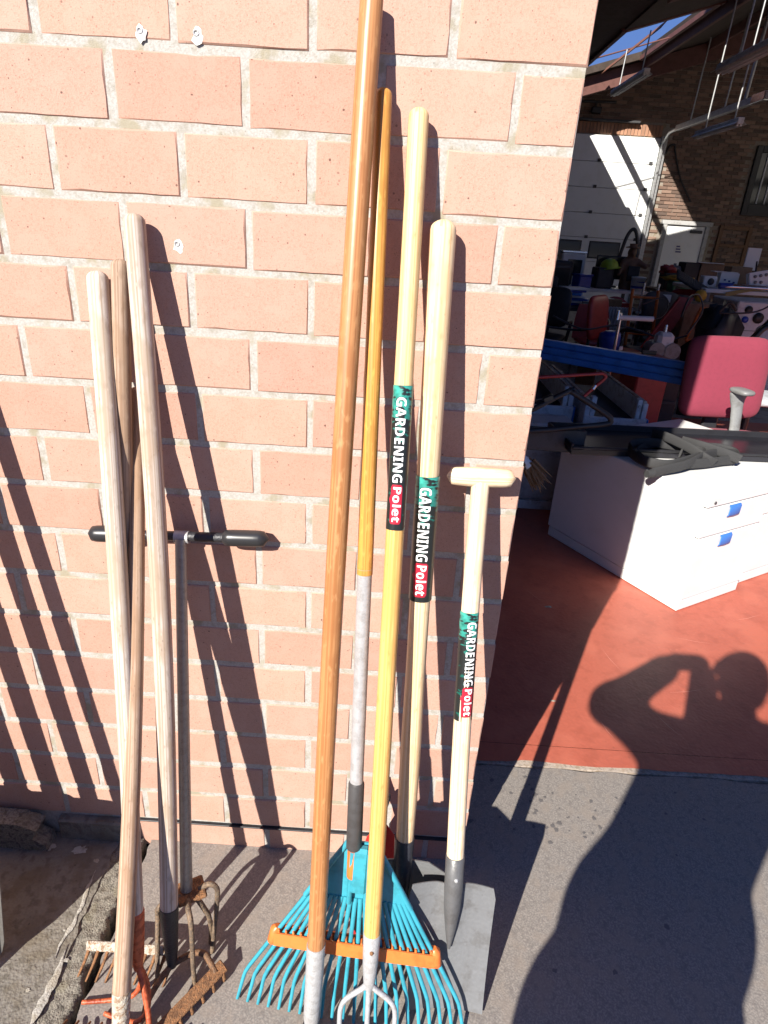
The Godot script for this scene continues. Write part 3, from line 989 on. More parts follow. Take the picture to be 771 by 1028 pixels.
	box(st, (e1 + e2) * 0.5, Vector3(e1.distance_to(e2), 0.007, 0.026), 0.002, bb)
	part(t, "head_bar", st, M.rust)
	for k in 7:
		var p := e1.lerp(e2, 0.06 + k * 0.147)
		bar(t, "tooth", [p - bb.z * 0.008, p - bb.z * 0.014 + Vector3(0, -0.010, 0), p - bb.z * 0.012 + Vector3(0, -0.026, 0)], 0.0045, 0.003, M.rust, 6, 1.0, 3)

	# --- T-handled four-tine tool
	b = Vector3(-0.622, 0.165, 0.232)
	q = Vector3(-0.642, 0.892, 0.034)
	t = thing("tiller_fork", "grey steel shaft with black T grip and four upright tines", "fork", Vector3(-0.62, 0, 0.25), grp)
	shaft(t, "shaft", b, q, 0.0125, 0.0105, M.shaft_grey, Vector3.ZERO, false)
	st = new_st()
	tube(st, [Vector3(-0.815, 0.888, 0.026), Vector3(-0.482, 0.900, 0.026)], [0.0095, 0.0095], 12)
	part(t, "cross_bar", st, M.iron_dark)
	st = new_st()
	tube(st, [Vector3(-0.655, 0.892, 0.026), Vector3(-0.628, 0.893, 0.026)], [0.0125, 0.0125], 14)
	part(t, "collar", st, M.zinc)
	for s in [[-0.824, -0.730], [-0.568, -0.474]]:
		var pts := []
		var rd := []
		for k in 11:
			var f := k / 10.0
			var x: float = lerp(s[0], s[1], f)
			pts.append(Vector3(x, 0.8875 + (x + 0.824) * 0.036, 0.026))
			rd.append(0.0150 * pow(1.0 - pow(abs(f * 2.0 - 1.0), 6.0), 0.4) + 0.0015)
		st = new_st()
		tube(st, pts, rd, 14)
		part(t, "grip", st, M.black_plastic)
	st = new_st()
	box(st, Vector3(-0.614, 0.160, 0.232), Vector3(0.060, 0.010, 0.052), 0.003, Basis(Vector3.UP, 0.5))
	part(t, "plate", st, M.rust)
	for c in [
		[Vector3(-0.632, 0.160, 0.246), Vector3(-0.652, 0.168, 0.262), Vector3(-0.668, 0.158, 0.272), Vector3(-0.670, 0.13, 0.276), Vector3(-0.668, 0.05, 0.306), Vector3(-0.666, 0.002, 0.322)],
		[Vector3(-0.612, 0.160, 0.252), Vector3(-0.604, 0.168, 0.276), Vector3(-0.596, 0.158, 0.290), Vector3(-0.593, 0.13, 0.298), Vector3(-0.590, 0.05, 0.316), Vector3(-0.587, 0.002, 0.326)],
		[Vector3(-0.596, 0.162, 0.226), Vector3(-0.576, 0.172, 0.222), Vector3(-0.562, 0.162, 0.222), Vector3(-0.560, 0.135, 0.226), Vector3(-0.566, 0.05, 0.246), Vector3(-0.570, 0.002, 0.260)],
		[Vector3(-0.606, 0.160, 0.238), Vector3(-0.596, 0.140, 0.238), Vector3(-0.586, 0.110, 0.236), Vector3(-0.578, 0.085, 0.236), Vector3(-0.576, 0.04, 0.238), Vector3(-0.578, 0.002, 0.240)]]:
		bar(t, "tine", c, 0.0062, 0.0048, M.rusty_grey, 8)

	# --- tall brown handle with zinc ferrule (a hoe)
	b = Vector3(-0.335, 0.012, 0.395)
	q = Vector3(-0.317, 1.742, 0.022)
	t = thing("draw_hoe", "tall brown varnished wooden handle with zinc ferrule, standing in front of the teal rake", "hoe", Vector3(-0.335, 0, 0.40), grp2)
	shaft(t, "handle", b.lerp(q, 0.11), q, 0.0165, 0.0162, M.wood_brown, Vector3(-0.004, 0, 0.004), false)
	st = new_st()
	tube(st, [b.lerp(q, 0.005), b.lerp(q, 0.02), b.lerp(q, 0.115)], [0.013, 0.0165, 0.0178], 18)
	part(t, "ferrule", st, M.zinc)
	bar(t, "neck", [b + Vector3(0, 0.02, 0), b + Vector3(0, 0.012, 0.012), b + Vector3(0, 0.014, 0.05), b + Vector3(0, 0.02, 0.085)], 0.009, 0.007, M.rust)
	st = new_st()
	box(st, b + Vector3(0, 0.03, 0.088), Vector3(0.15, 0.082, 0.004), 0.001, Basis(Vector3.RIGHT, -0.25))
	part(t, "blade", st, M.rust_dark)

	# --- teal leaf rake
	b = Vector3(-0.266, 0.0, 0.360)
	q = Vector3(-0.295, 1.638, 0.018)
	fr = frame_of(b, q)
	var fan := fr * Basis(Vector3.BACK, -0.035) * Basis(Vector3.UP, -0.07)
	t = thing("leaf_rake", "teal plastic fan rake with orange cross strap on a honey wood and aluminium shaft", "rake", b, grp2)
	var L := func(s: float, a: float, d: float): return b + fr * Vector3(s, a, d)
	shaft(t, "handle", L.call(0, 0.94, 0), q, 0.0135, 0.0125, M.wood_honey)
	st = new_st()
	tube(st, [L.call(0, 0.52, 0), L.call(0, 0.945, 0), L.call(0, 0.95, 0)], [0.0125, 0.0125, 0.0136], 18)
	part(t, "tube", st, M.aluminium)
	st = new_st()
	tube(st, [L.call(0, 0.397, 0), L.call(0, 0.40, 0), L.call(0, 0.535, 0), L.call(0, 0.54, 0)], [0.013, 0.0148, 0.0148, 0.013], 18)
	part(t, "grip", st, M.dark_grip)
	st = new_st()
	tube(st, [L.call(0, 0.335, 0.0), L.call(0, 0.40, 0.0)], [0.012, 0.012], 14)
	part(t, "spigot", st, M.orange_plastic)
	var F := func(s: float, a: float, d: float): return b + fr * Vector3(0.013, 0.34, 0) + fan * Vector3(s, a - 0.34, d)
	# fan body: slightly cupped sheet with ribs, then tines
	st = new_st()
	var rows := []
	for k in 9:
		var f := k / 8.0
		var a: float = lerp(0.268, 0.405, f)
		var hw: float = lerp(0.104, 0.024, pow(f, 0.85))
		var row := []
		for c in 13:
			var s: float = lerp(-hw, hw, c / 12.0)
			row.append(F.call(s, a - 0.010 * pow(s / 0.112, 2.0), -0.006 - pow(s / 0.112, 2.0) * 0.012))
		rows.append(row)
	sheet(st, rows, 0.0035, fr.z)
	for s in [-1.0, 1.0]:
		tube(st, [F.call(s * 0.104, 0.262, -0.014), F.call(s * 0.060, 0.345, -0.007), F.call(s * 0.024, 0.41, -0.003)], [0.0055, 0.006, 0.0055], 8)
		tube(st, [F.call(s * 0.016, 0.275, 0.004), F.call(s * 0.016, 0.395, 0.008)], [0.005, 0.006], 8)
	box(st, F.call(0, 0.352, 0.003), Vector3(0.034, 0.10, 0.022), 0.006, fan)
	part(t, "fan_body", st, M.teal)
	var N := 22
	var strap := []
	for k in N:
		var f := (k / float(N - 1)) * 2.0 - 1.0
		var s0 := f * 0.098
		var s2 := f * 0.219
		var dd := -0.006 - f * f * 0.012
		var A: Vector3 = F.call(s0, 0.279 - f * f * 0.012, dd)
		var E: Vector3 = F.call(s2, 0.062 - f * f * 0.006, dd + 0.004)
		var tip := Vector3(E.x + f * 0.012, 0.0035, E.z + 0.026 + (E.y - 0.05) * 0.2)
		var mid := A.lerp(E, 0.515)
		var pts := [A, A.lerp(E, 0.25), mid, A.lerp(E, 0.75), A.lerp(E, 0.93), E + (tip - E) * 0.06 - (E - A) * 0.01, E.lerp(tip, 0.22), E.lerp(tip, 0.6), tip]
		st = new_st()
		tube(st, pts, [0.0050, 0.0048, 0.0046, 0.0045, 0.0044, 0.0043, 0.0042, 0.0040, 0.0036], 6, true, 0.7, 0.5)
		part(t, "tine", st, M.teal)
		strap.append(mid)
	# orange strap the tines pass through: front and back lip, end caps
	var cross := thing_part(t, "cross_strap")
	for side in [[1.35, 0.163, 0.015], [-1.0, 0.170, 0.010]]:
		st = new_st()
		rows = []
		for k in 3:
			var row := []
			for c in 17:
				var f := c / 16.0 * 2.0 - 1.0
				row.append(F.call(f * 0.162, side[1] + side[2] * (k - 1.0) - f * f * 0.012, -0.007 - f * f * 0.012 + side[0] * 0.0085))
			rows.append(row)
		sheet(st, rows, 0.003, fr.z)
		part(cross, "lip", st, M.orange_plastic)
	for s in [-1.0, 1.0]:
		st = new_st()
		tube(st, [F.call(s * 0.164, 0.132, -0.018), F.call(s * 0.166, 0.138, -0.018), F.call(s * 0.160, 0.168, -0.018), F.call(s * 0.157, 0.174, -0.018)], [0.006, 0.011, 0.011, 0.006], 10)
		part(cross, "end_cap", st, M.orange_plastic)
	for k in N - 1:
		st = new_st()
		var m: Vector3 = (strap[k] + strap[k + 1]) * 0.5
		box(st, m + fr.y * 0.004, Vector3(0.004, 0.022, 0.014), 0.001, fr)
		part(cross, "spacer", st, M.orange_plastic)

	# --- three-prong cultivator, yellow handle with sleeve
	b = Vector3(-0.226, 0.0, 0.402)
	q = Vector3(-0.242, 1.616, 0.020)
	fr = frame_of(b, q)
	t = thing("hand_cultivator", "yellow handle with printed sleeve and three steel prongs, before the teal rake", "cultivator", b, grp2)
	L = func(s: float, a: float, d: float): return b + fr * Vector3(s, a, d)
	shaft(t, "handle", L.call(0, 0.235, 0), L.call(0, 1.15, 0), 0.0155, 0.0150, M.wood_yellow, Vector3.ZERO, false)
	shaft(t, "handle_end", L.call(0, 1.15, 0), q, 0.0150, 0.0148, M.wood_straw)
	sleeve(t, b, fr, 1.035, 1.266, 0.0158, Vector3.ZERO, -0.10)
	st = new_st()
	tube(st, [L.call(0, 0.125, 0), L.call(0, 0.14, 0), L.call(0, 0.18, 0), L.call(0, 0.250, 0), L.call(0, 0.252, 0)], [0.008, 0.0115, 0.0145, 0.0168, 0.0158], 18)
	part(t, "socket", st, M.zinc)
	st = new_st()
	lathe(st, [Vector2(0.0, 0.0035), Vector2(0.003, 0.003), Vector2(0.004, 0.0)], Transform3D(fr * Basis(Vector3.RIGHT, PI / 2), L.call(0.001, 0.222, 0.0158)), 10)
	part(t, "rivet", st, M.rust)
	for s in [-1.0, 0.0, 1.0]:
		bar(t, "prong", [L.call(0, 0.15, 0), L.call(s * 0.010, 0.128, 0.001), L.call(s * 0.040, 0.105, 0.004), L.call(s * 0.052, 0.085, 0.008), L.call(s * 0.053, 0.05, 0.018), L.call(s * 0.054, 0.022, 0.034), Vector3(L.call(s * 0.054, 0, 0).x, 0.004, L.call(0, 0, 0.075).z)], 0.0058, 0.0045, M.zinc, 8)

	# --- shovel behind, beech handle with sleeve
	b = Vector3(-0.168, 0.0, 0.262)
	q = Vector3(-0.193, 1.472, 0.027)
	fr = frame_of(b, q)
	t = thing("shovel", "thick beech handle with printed sleeve and dark steel blade, partly hidden behind the teal rake", "shovel", b, grp2)
	L = func(s: float, a: float, d: float): return b + fr * Vector3(s, a, d)
	shaft(t, "handle", L.call(0.001, 0.315, 0.004), q, 0.0165, 0.0205, M.wood_beech, Vector3(0.0, 0, 0.004), true, [[0.16, 0.14, 0.14]])
	sleeve(t, b, fr, 0.866, 1.092, 0.0206, Vector3(0.0005, 0.0, 0.0045), -0.15)
	st = new_st()
	tube(st, [L.call(0, 0.16, 0.006), L.call(0, 0.22, 0.006), L.call(0, 0.30, 0.004), L.call(0, 0.345, 0.004)], [0.010, 0.016, 0.0195, 0.0205], 18)
	part(t, "socket", st, M.shovel_dark)
	st = new_st()
	rows = []
	for k in 15:
		var f := k / 14.0
		var a: float = lerp(0.0, 0.285, f)
		var hw: float = 0.105 * pow(clamp(f * 1.9 + 0.10, 0.0, 1.0), 0.5)
		if f > 0.86: hw *= sqrt(max(0.0, 1.0 - pow((f - 0.86) / 0.15, 2.0))) * 0.75 + 0.25
		var row := []
		for c in 15:
			var s: float = lerp(-hw, hw, c / 14.0)
			row.append(L.call(s, a, 0.022 * pow(s / 0.105, 2.0) - 0.010 * sin(f * PI)))
		rows.append(row)
	sheet(st, rows, 0.003, fr.z)
	part(t, "blade", st, M.spade_grey)

	# --- T-grip spade
	b = Vector3(-0.068, 0.0, 0.344)
	q = Vector3(-0.088, 1.060, 0.038)
	fr = frame_of(b, q)
	t = thing("spade", "grey steel spade with pale beech T grip and printed sleeve, nearest the doorway", "spade", b, grp2)
	L = func(s: float, a: float, d: float): return b + fr * Vector3(s, a, d)
	shaft(t, "handle", L.call(0, 0.345, 0.008), L.call(0, 1.095, 0.006), 0.0172, 0.0165, M.wood_white, Vector3(-0.004, 0, 0.0), false)
	st = new_st()
	var gp := []
	var gr := []
	for k in 15:
		var f := k / 14.0
		gp.append(L.call(lerp(-0.061, 0.062, f), 1.103 - 0.004 * cos(f * TAU) * 0.0, 0.006))
		gr.append(0.0178 * (1.0 - 0.16 * pow(abs(f * 2.0 - 1.0), 2.0)) * (pow(max(0.0, 1.0 - pow(abs(f * 2.0 - 1.0), 14.0)), 0.5) * 0.9 + 0.1))
	tube(st, gp, gr, 18, true, 1.0, 0.0, Vector3.UP)
	part(t, "grip", st, M.wood_white)
	sleeve(t, b, fr, 0.648, 0.858, 0.0176, Vector3(-0.004, 0.0, 0.0065), 0.25)
	st = new_st()
	tube(st, [L.call(0, 0.150, 0.000), L.call(0, 0.20, 0.004), L.call(0, 0.25, 0.008), L.call(0, 0.30, 0.009), L.call(0, 0.362, 0.008), L.call(0, 0.3635, 0.008)], [0.003, 0.011, 0.0165, 0.0185, 0.0190, 0.0175], 20)
	part(t, "socket", st, M.spade_socket)
	st = new_st()
	rows = []
	for k in 13:
		var f := k / 12.0
		var a: float = lerp(0.006, 0.292, f)
		var hw: float = lerp(0.076, 0.086, f)
		if f > 0.94: hw -= 0.006
		var row := []
		for c in 17:
			var s: float = lerp(-hw, hw, c / 16.0)
			var lift: float = 0.012 * exp(-pow(s / 0.020, 2.0)) * smoothstep(0.35, 0.95, f)
			row.append(L.call(s, a + (0.004 * cos(s * 20.0) if k == 12 else 0.0), 0.012 * pow(s / 0.086, 2.0) - 0.014 * f * (1.0 - f) * 2.0 + lift - 0.004))
		rows.append(row)
	sheet(st, rows, 0.0026, fr.z)
	part(t, "blade", st, M.spade_grey)
	st = new_st()
	lathe(st, [Vector2(0.0, 0.0035), Vector2(0.003, 0.003), Vector2(0.0042, 0.0)], Transform3D(fr * Basis(Vector3.RIGHT, PI / 2), L.call(0.002, 0.322, 0.0268)), 10)
	part(t, "rivet", st, M.zinc)

	# --- small red trowel-like scoop tucked behind the rake
	t = thing("hand_scoop", "small red plastic scoop with black grip, tucked behind the teal rake", "scoop", Vector3(-0.215, 0, 0.12), grp2)
	st = new_st()
	rows = []
	for k in 9:
		var f := k / 8.0
		var row := []
		var hw: float = 0.055 * sqrt(1.0 - pow(f, 3.0)) * 0.9 + 0.006
		for c in 9:
			var s: float = lerp(-hw, hw, c / 8.0)
			row.append(Vector3(-0.215 + s, 0.004 + 0.20 * f, 0.19 - 0.12 * f + pow(s / 0.055, 2.0) * 0.016))
		rows.append(row)
	sheet(st, rows, 0.003, Vector3(0, 0.4, 1))
	part(t, "scoop", st, M.red_plastic)
	bar(t, "grip", [Vector3(-0.215, 0.19, 0.078), Vector3(-0.222, 0.235, 0.056), Vector3(-0.228, 0.29, 0.026)], 0.011, 0.009, M.red_plastic, 12)
	bar(t, "loop", [Vector3(-0.222, 0.245, 0.052), Vector3(-0.205, 0.26, 0.040), Vector3(-0.206, 0.235, 0.040), Vector3(-0.218, 0.215, 0.066)], 0.004, 0.004, M.black_plastic, 8)

func thing_part(parent: Node3D, called: String) -> Node3D:
	var o := Node3D.new()
	o.name = called
	parent.add_child(o, true)
	return o

func build_tools_beyond_left():
	# more tools lean on the wall just past the left edge; their shadows fall into the picture
	var grp := "shovels leaning past the left edge"
	var spec := [
		[Vector3(-1.034, 0.012, 0.365), Vector3(-1.017, 1.35, 0.020), "pale stick handle past the left edge, foremost of the shadow stripes on the wall"],
		[Vector3(-1.083, 0.012, 0.300), Vector3(-1.067, 1.35, 0.020), "flat shovel with a dull grey blade showing at the left edge"],
		[Vector3(-1.177, 0.012, 0.300), Vector3(-1.136, 1.38, 0.020), "third shovel past the left edge, only its shadow showing"],
		[Vector3(-1.265, 0.012, 0.300), Vector3(-1.216, 1.36, 0.020), "fourth shovel past the left edge, only its shadow showing"]]
	for i in spec.size():
		var b: Vector3 = spec[i][0]
		var q: Vector3 = spec[i][1]
		var t := thing("shovel", spec[i][2], "shovel", b, grp)
		var fr := frame_of(b, q)
		shaft(t, "handle", b + fr.y * (0.0 if i == 0 else 0.26), q, [0.0165, 0.020, 0.023, 0.026][i], [0.0155, 0.019, 0.021, 0.024][i], M.wood_dirty)
		if i == 0:
			t.name = "broom_stick"
			t.set_meta("category", "stick")
			t.remove_meta("group")
		var st := new_st()
		tube(st, [b + fr.y * 0.13, b + fr.y * 0.2, b + fr.y * 0.28], [0.006, 0.015, 0.019], 14)
		part(t, "socket" if i > 0 else "ferrule", st, M.iron)
		st = new_st()
		var rows := []
		var W := 0.10
		if i == 0: continue
		for k in 11:
			var f := k / 10.0
			var hw: float = W * pow(clamp(f * 3.0 + 0.55, 0.0, 1.0), 0.5)
			if f > 0.8: hw *= sqrt(max(0.0, 1.0 - pow((f - 0.8) / 0.22, 2.0))) * 0.8 + 0.2
			var row := []
			for c in 11:
				var s: float = lerp(-hw, hw, c / 10.0)
				row.append(b + fr * Vector3(s, 0.30 * f, 0.026 - 0.026 * min(i, 3) + 0.02 * pow(s / 0.1, 2.0)))
			rows.append(row)
		sheet(st, rows, 0.003, fr.z)
		part(t, "blade", st, M.iron)

# ------------------------------------------------------------------ the person taking the picture (stands behind the lens, shadow in view)
# bones: [a, b, ra, rb]; the distance field of their smooth union, meshed as surface nets
func nets(st: SurfaceTool, bones: Array, cell: float, blend: float):
	var lo := Vector3(1e9, 1e9, 1e9)
	var hi := -lo
	for bo in bones:
		var r: float = max(bo[2], bo[3]) + blend + cell * 2.0
		for e in 2:
			lo = lo.min(bo[e] - Vector3.ONE * r)
			hi = hi.max(bo[e] + Vector3.ONE * r)
	var n := Vector3i(((hi - lo) / cell).ceil()) + Vector3i.ONE
	var sx := 1
	var sy := n.x
	var sz := n.x * n.y
	var f := PackedFloat32Array()
	f.resize(n.x * n.y * n.z)
	f.fill(1.0)
	var k := 1.0 / blend
	var acc := PackedFloat32Array()
	acc.resize(f.size())
	for bo in bones:
		var a: Vector3 = bo[0]
		var b: Vector3 = bo[1]
		var ra: float = bo[2]
		var rb: float = bo[3]
		var m: float = max(ra, rb) + blend * 3.0 + cell
		var l0 := Vector3i(((a.min(b) - Vector3.ONE * m - lo) / cell).floor()).clamp(Vector3i.ZERO, n - Vector3i.ONE)
		var l1 := Vector3i(((a.max(b) + Vector3.ONE * m - lo) / cell).ceil()).clamp(Vector3i.ZERO, n - Vector3i.ONE)
		var ab := b - a
		var q: float = max(ab.length_squared(), 1e-9)
		for z in range(l0.z, l1.z + 1):
			for y in range(l0.y, l1.y + 1):
				for x in range(l0.x, l1.x + 1):
					var p := lo + Vector3(x, y, z) * cell
					var t: float = clamp((p - a).dot(ab) / q, 0.0, 1.0)
					var d := (p - a - ab * t).length() - (ra + (rb - ra) * t)
					if d < m: acc[x + y * sy + z * sz] += exp(-d * k * 2.0)
	for i in f.size():
		if acc[i] > 0.0: f[i] = -log(acc[i]) / (k * 2.0)
	var at := {}
	var cor := [0, sx, sy, sx + sy, sz, sz + sx, sz + sy, sz + sx + sy]
	for z in n.z - 1:
		for y in n.y - 1:
			for x in n.x - 1:
				var i := x + y * sy + z * sz
				var neg := 0
				for c in 8:
					if f[i + cor[c]] < 0.0: neg += 1
				if neg == 0 or neg == 8: continue
				var sum := Vector3.ZERO
				var cnt := 0
				for c in 8:
					for ax in 3:
						if c & (1 << ax): continue
						var c2 := c | (1 << ax)
						var fa := f[i + cor[c]]
						var fb := f[i + cor[c2]]
						if (fa < 0.0) == (fb < 0.0): continue
						var t := fa / (fa - fb)
						var pa := Vector3(c & 1, (c >> 1) & 1, (c >> 2) & 1)
						var pb := Vector3(c2 & 1, (c2 >> 1) & 1, (c2 >> 2) & 1)
						sum += pa.lerp(pb, t)
						cnt += 1
				at[i] = lo + (Vector3(x, y, z) + sum / cnt) * cell
	st.set_smooth_group(0)
	for i in at:
		for ax in 3:
			var s: int = [sx, sy, sz][ax]
			var u: int = [sy, sz, sx][ax]
			var v: int = [sz, sx, sy][ax]
			var fa := f[i]
			var fb := f[i + s]
			if (fa < 0.0) == (fb < 0.0): continue
			if not (at.has(i - u) and at.has(i - v) and at.has(i - u - v)): continue
			if fa < 0.0: quad(st, at[i - u - v], at[i - v], at[i], at[i - u])
			else: quad(st, at[i - u], at[i], at[i - v], at[i - u - v])

func build_photographer():
	var feet := Vector3(-0.24, 0.0, 1.31)
	var t := thing("person", "person in a dark jacket raising a compact camera, casting the shadow on the red floor", "person", feet)
	var B := []
	var hip := Vector3(-0.238, 0.86, 1.305)
	var chest := Vector3(-0.19, 1.18, 1.325)
	var head := Vector3(-0.098, 1.485, 1.235)
	var bo := func(a: Vector3, b: Vector3, ra: float, rb: float): B.append([a, b, ra, rb])
	bo.call(hip + Vector3(-0.09, 0, 0), hip + Vector3(0.085, 0, 0), 0.135, 0.13)
	bo.call(hip + Vector3(-0.115, -0.16, 0), hip + Vector3(0.09, -0.16, 0), 0.125, 0.115)
	bo.call(hip + Vector3(-0.115, -0.30, 0), hip + Vector3(0.085, -0.30, 0), 0.12, 0.11)
	bo.call(hip + Vector3(-0.06, 0.1, 0), chest + Vector3(-0.08, 0, 0), 0.12, 0.125)
	bo.call(hip + Vector3(0.06, 0.1, 0), chest + Vector3(0.08, 0, 0), 0.12, 0.125)
	bo.call(chest + Vector3(-0.15, 0.11, 0), chest + Vector3(0.15, 0.11, 0), 0.075, 0.075)
	bo.call(chest + Vector3(0.02, 0.14, -0.02), head + Vector3(0, -0.07, 0.02), 0.062, 0.055)
	for s in [-1.0, 1.0]:
		bo.call(hip + Vector3(s * 0.095, -0.16, 0), Vector3(hip.x + s * 0.10, 0.47, 1.30), 0.10, 0.068)
		bo.call(Vector3(hip.x + s * 0.10, 0.47, 1.32), Vector3(hip.x + s * 0.105, 0.10, 1.35), 0.068, 0.046)
		bo.call(Vector3(hip.x + s * 0.105, 0.045, 1.36), Vector3(hip.x + s * 0.12, 0.038, 1.20), 0.045, 0.036)
	# raised arms
	var sl := Vector3(-0.365, 1.285, 1.325)
	var el := Vector3(-0.438, 1.235, 1.068)
	var wl := Vector3(-0.325, 1.425, 1.125)
	var sr := Vector3(-0.005, 1.285, 1.325)
	var er := Vector3(-0.135, 1.165, 1.135)
	var wr := Vector3(-0.178, 1.405, 1.135)
	bo.call(sl, el, 0.076, 0.058); bo.call(el + Vector3(0.008, 0.0, 0.0), wl, 0.062, 0.054)
	bo.call(sr, er, 0.070, 0.058); bo.call(er, wr, 0.060, 0.048)
	var st := new_st()
	nets(st, B, 0.02, 0.03)
	# head and hands on finer grids
	B.clear()
	var fw := Vector3(-0.55, -0.12, -0.83).normalized()
	var rt := fw.cross(Vector3.UP).normalized()
	var up := rt.cross(fw)
	bo.call(head + up * 0.035 - fw * 0.012, head + up * 0.02 + fw * 0.012, 0.074, 0.071)
	bo.call(head - up * 0.03 + fw * 0.02, head - up * 0.065 + fw * 0.035, 0.062, 0.042)
	bo.call(head - up * 0.04, head - up * 0.13, 0.05, 0.052)
	bo.call(head + up * 0.015 + fw * 0.088, head - up * 0.022 + fw * 0.103, 0.009, 0.014)
	bo.call(head - up * 0.052 + fw * 0.078 - rt * 0.016, head - up * 0.052 + fw * 0.078 + rt * 0.016, 0.010, 0.010)
	for s in [-1.0, 1.0]:
		bo.call(head + up * 0.014 + rt * s * 0.080 - fw * 0.004, head - up * 0.028 + rt * s * 0.076, 0.014, 0.010)
		bo.call(head + up * 0.026 + fw * 0.078 + rt * s * 0.018, head + up * 0.024 + fw * 0.070 + rt * s * 0.048, 0.012, 0.010)
	nets(st, B, 0.008, 0.012)
	var cam_at := Vector3(-0.2515, 1.4577, 1.112)
	for s in [-1.0, 1.0]:
		B.clear()
		var w: Vector3 = wl if s < 0 else wr
		var palm: Vector3 = cam_at + Vector3(s * 0.066, -0.014, 0.018)
		bo.call(w, palm, 0.032, 0.027)
		bo.call(palm + Vector3(0, 0.018, 0), palm + Vector3(0, -0.016, 0.004), 0.022, 0.022)
		for k in 4:
			var root: Vector3 = palm + Vector3(s * 0.002, 0.026 - k * 0.017, -0.004)
			var knuckle: Vector3 = root + Vector3(s * 0.004, 0.004, -0.010 - 0.002 * k)
			var tipf: Vector3 = cam_at + Vector3(s * (0.044 - 0.003 * (k % 2)), 0.036 - k * 0.018, 0.010 + 0.002 * k)
			bo.call(root, knuckle, 0.0088, 0.0084)
			bo.call(knuckle, tipf, 0.0084, 0.0068)
		var th: Vector3 = palm + Vector3(-s * 0.004, -0.020, 0.010)
		bo.call(th, th + Vector3(-s * 0.016, 0.012, 0.014), 0.0105, 0.0095)
		bo.call(th + Vector3(-s * 0.016, 0.012, 0.014), cam_at + Vector3(s * 0.034, 0.004, 0.026), 0.0095, 0.0075)
		nets(st, B, 0.005, 0.005)
	part(t, "body", st, M.jacket)
	# hair cap
	st = new_st()
	B.clear()
	bo.call(head + up * 0.044 - fw * 0.024, head + up * 0.030 - fw * 0.006, 0.077, 0.077)
	bo.call(head - up * 0.0 - fw * 0.045, head - up * 0.045 - fw * 0.04, 0.058, 0.045)
	nets(st, B, 0.012, 0.012)
	part(t, "hair", st, M.hair)
	# the compact camera in the hands
	var c := thing("compact_camera", "small dark compact camera held in both hands, seen as a shadow", "camera", cam_at + Vector3(0, -0.03, 0))
	st = new_st()
	box(st, cam_at + Vector3(0, 0, 0.006), Vector3(0.104, 0.064, 0.024), 0.004, Basis(Vector3.RIGHT, -0.428))
	part(c, "camera_body", st, M.black_plastic)
	st = new_st()
	box(st, cam_at + Vector3(0.03, 0.032, 0.006), Vector3(0.014, 0.006, 0.010), 0.002)
	part(c, "shutter_button", st, M.zinc)

# ------------------------------------------------------------------ the hall behind the doorway
func slab(st: SurfaceTool, x0, x1, y0, y1, z0, z1, bev := 0.0):
	box(st, Vector3((x0 + x1) * 0.5, (y0 + y1) * 0.5, (z0 + z1) * 0.5), Vector3(abs(x1 - x0), abs(y1 - y0), abs(z1 - z0)), bev)

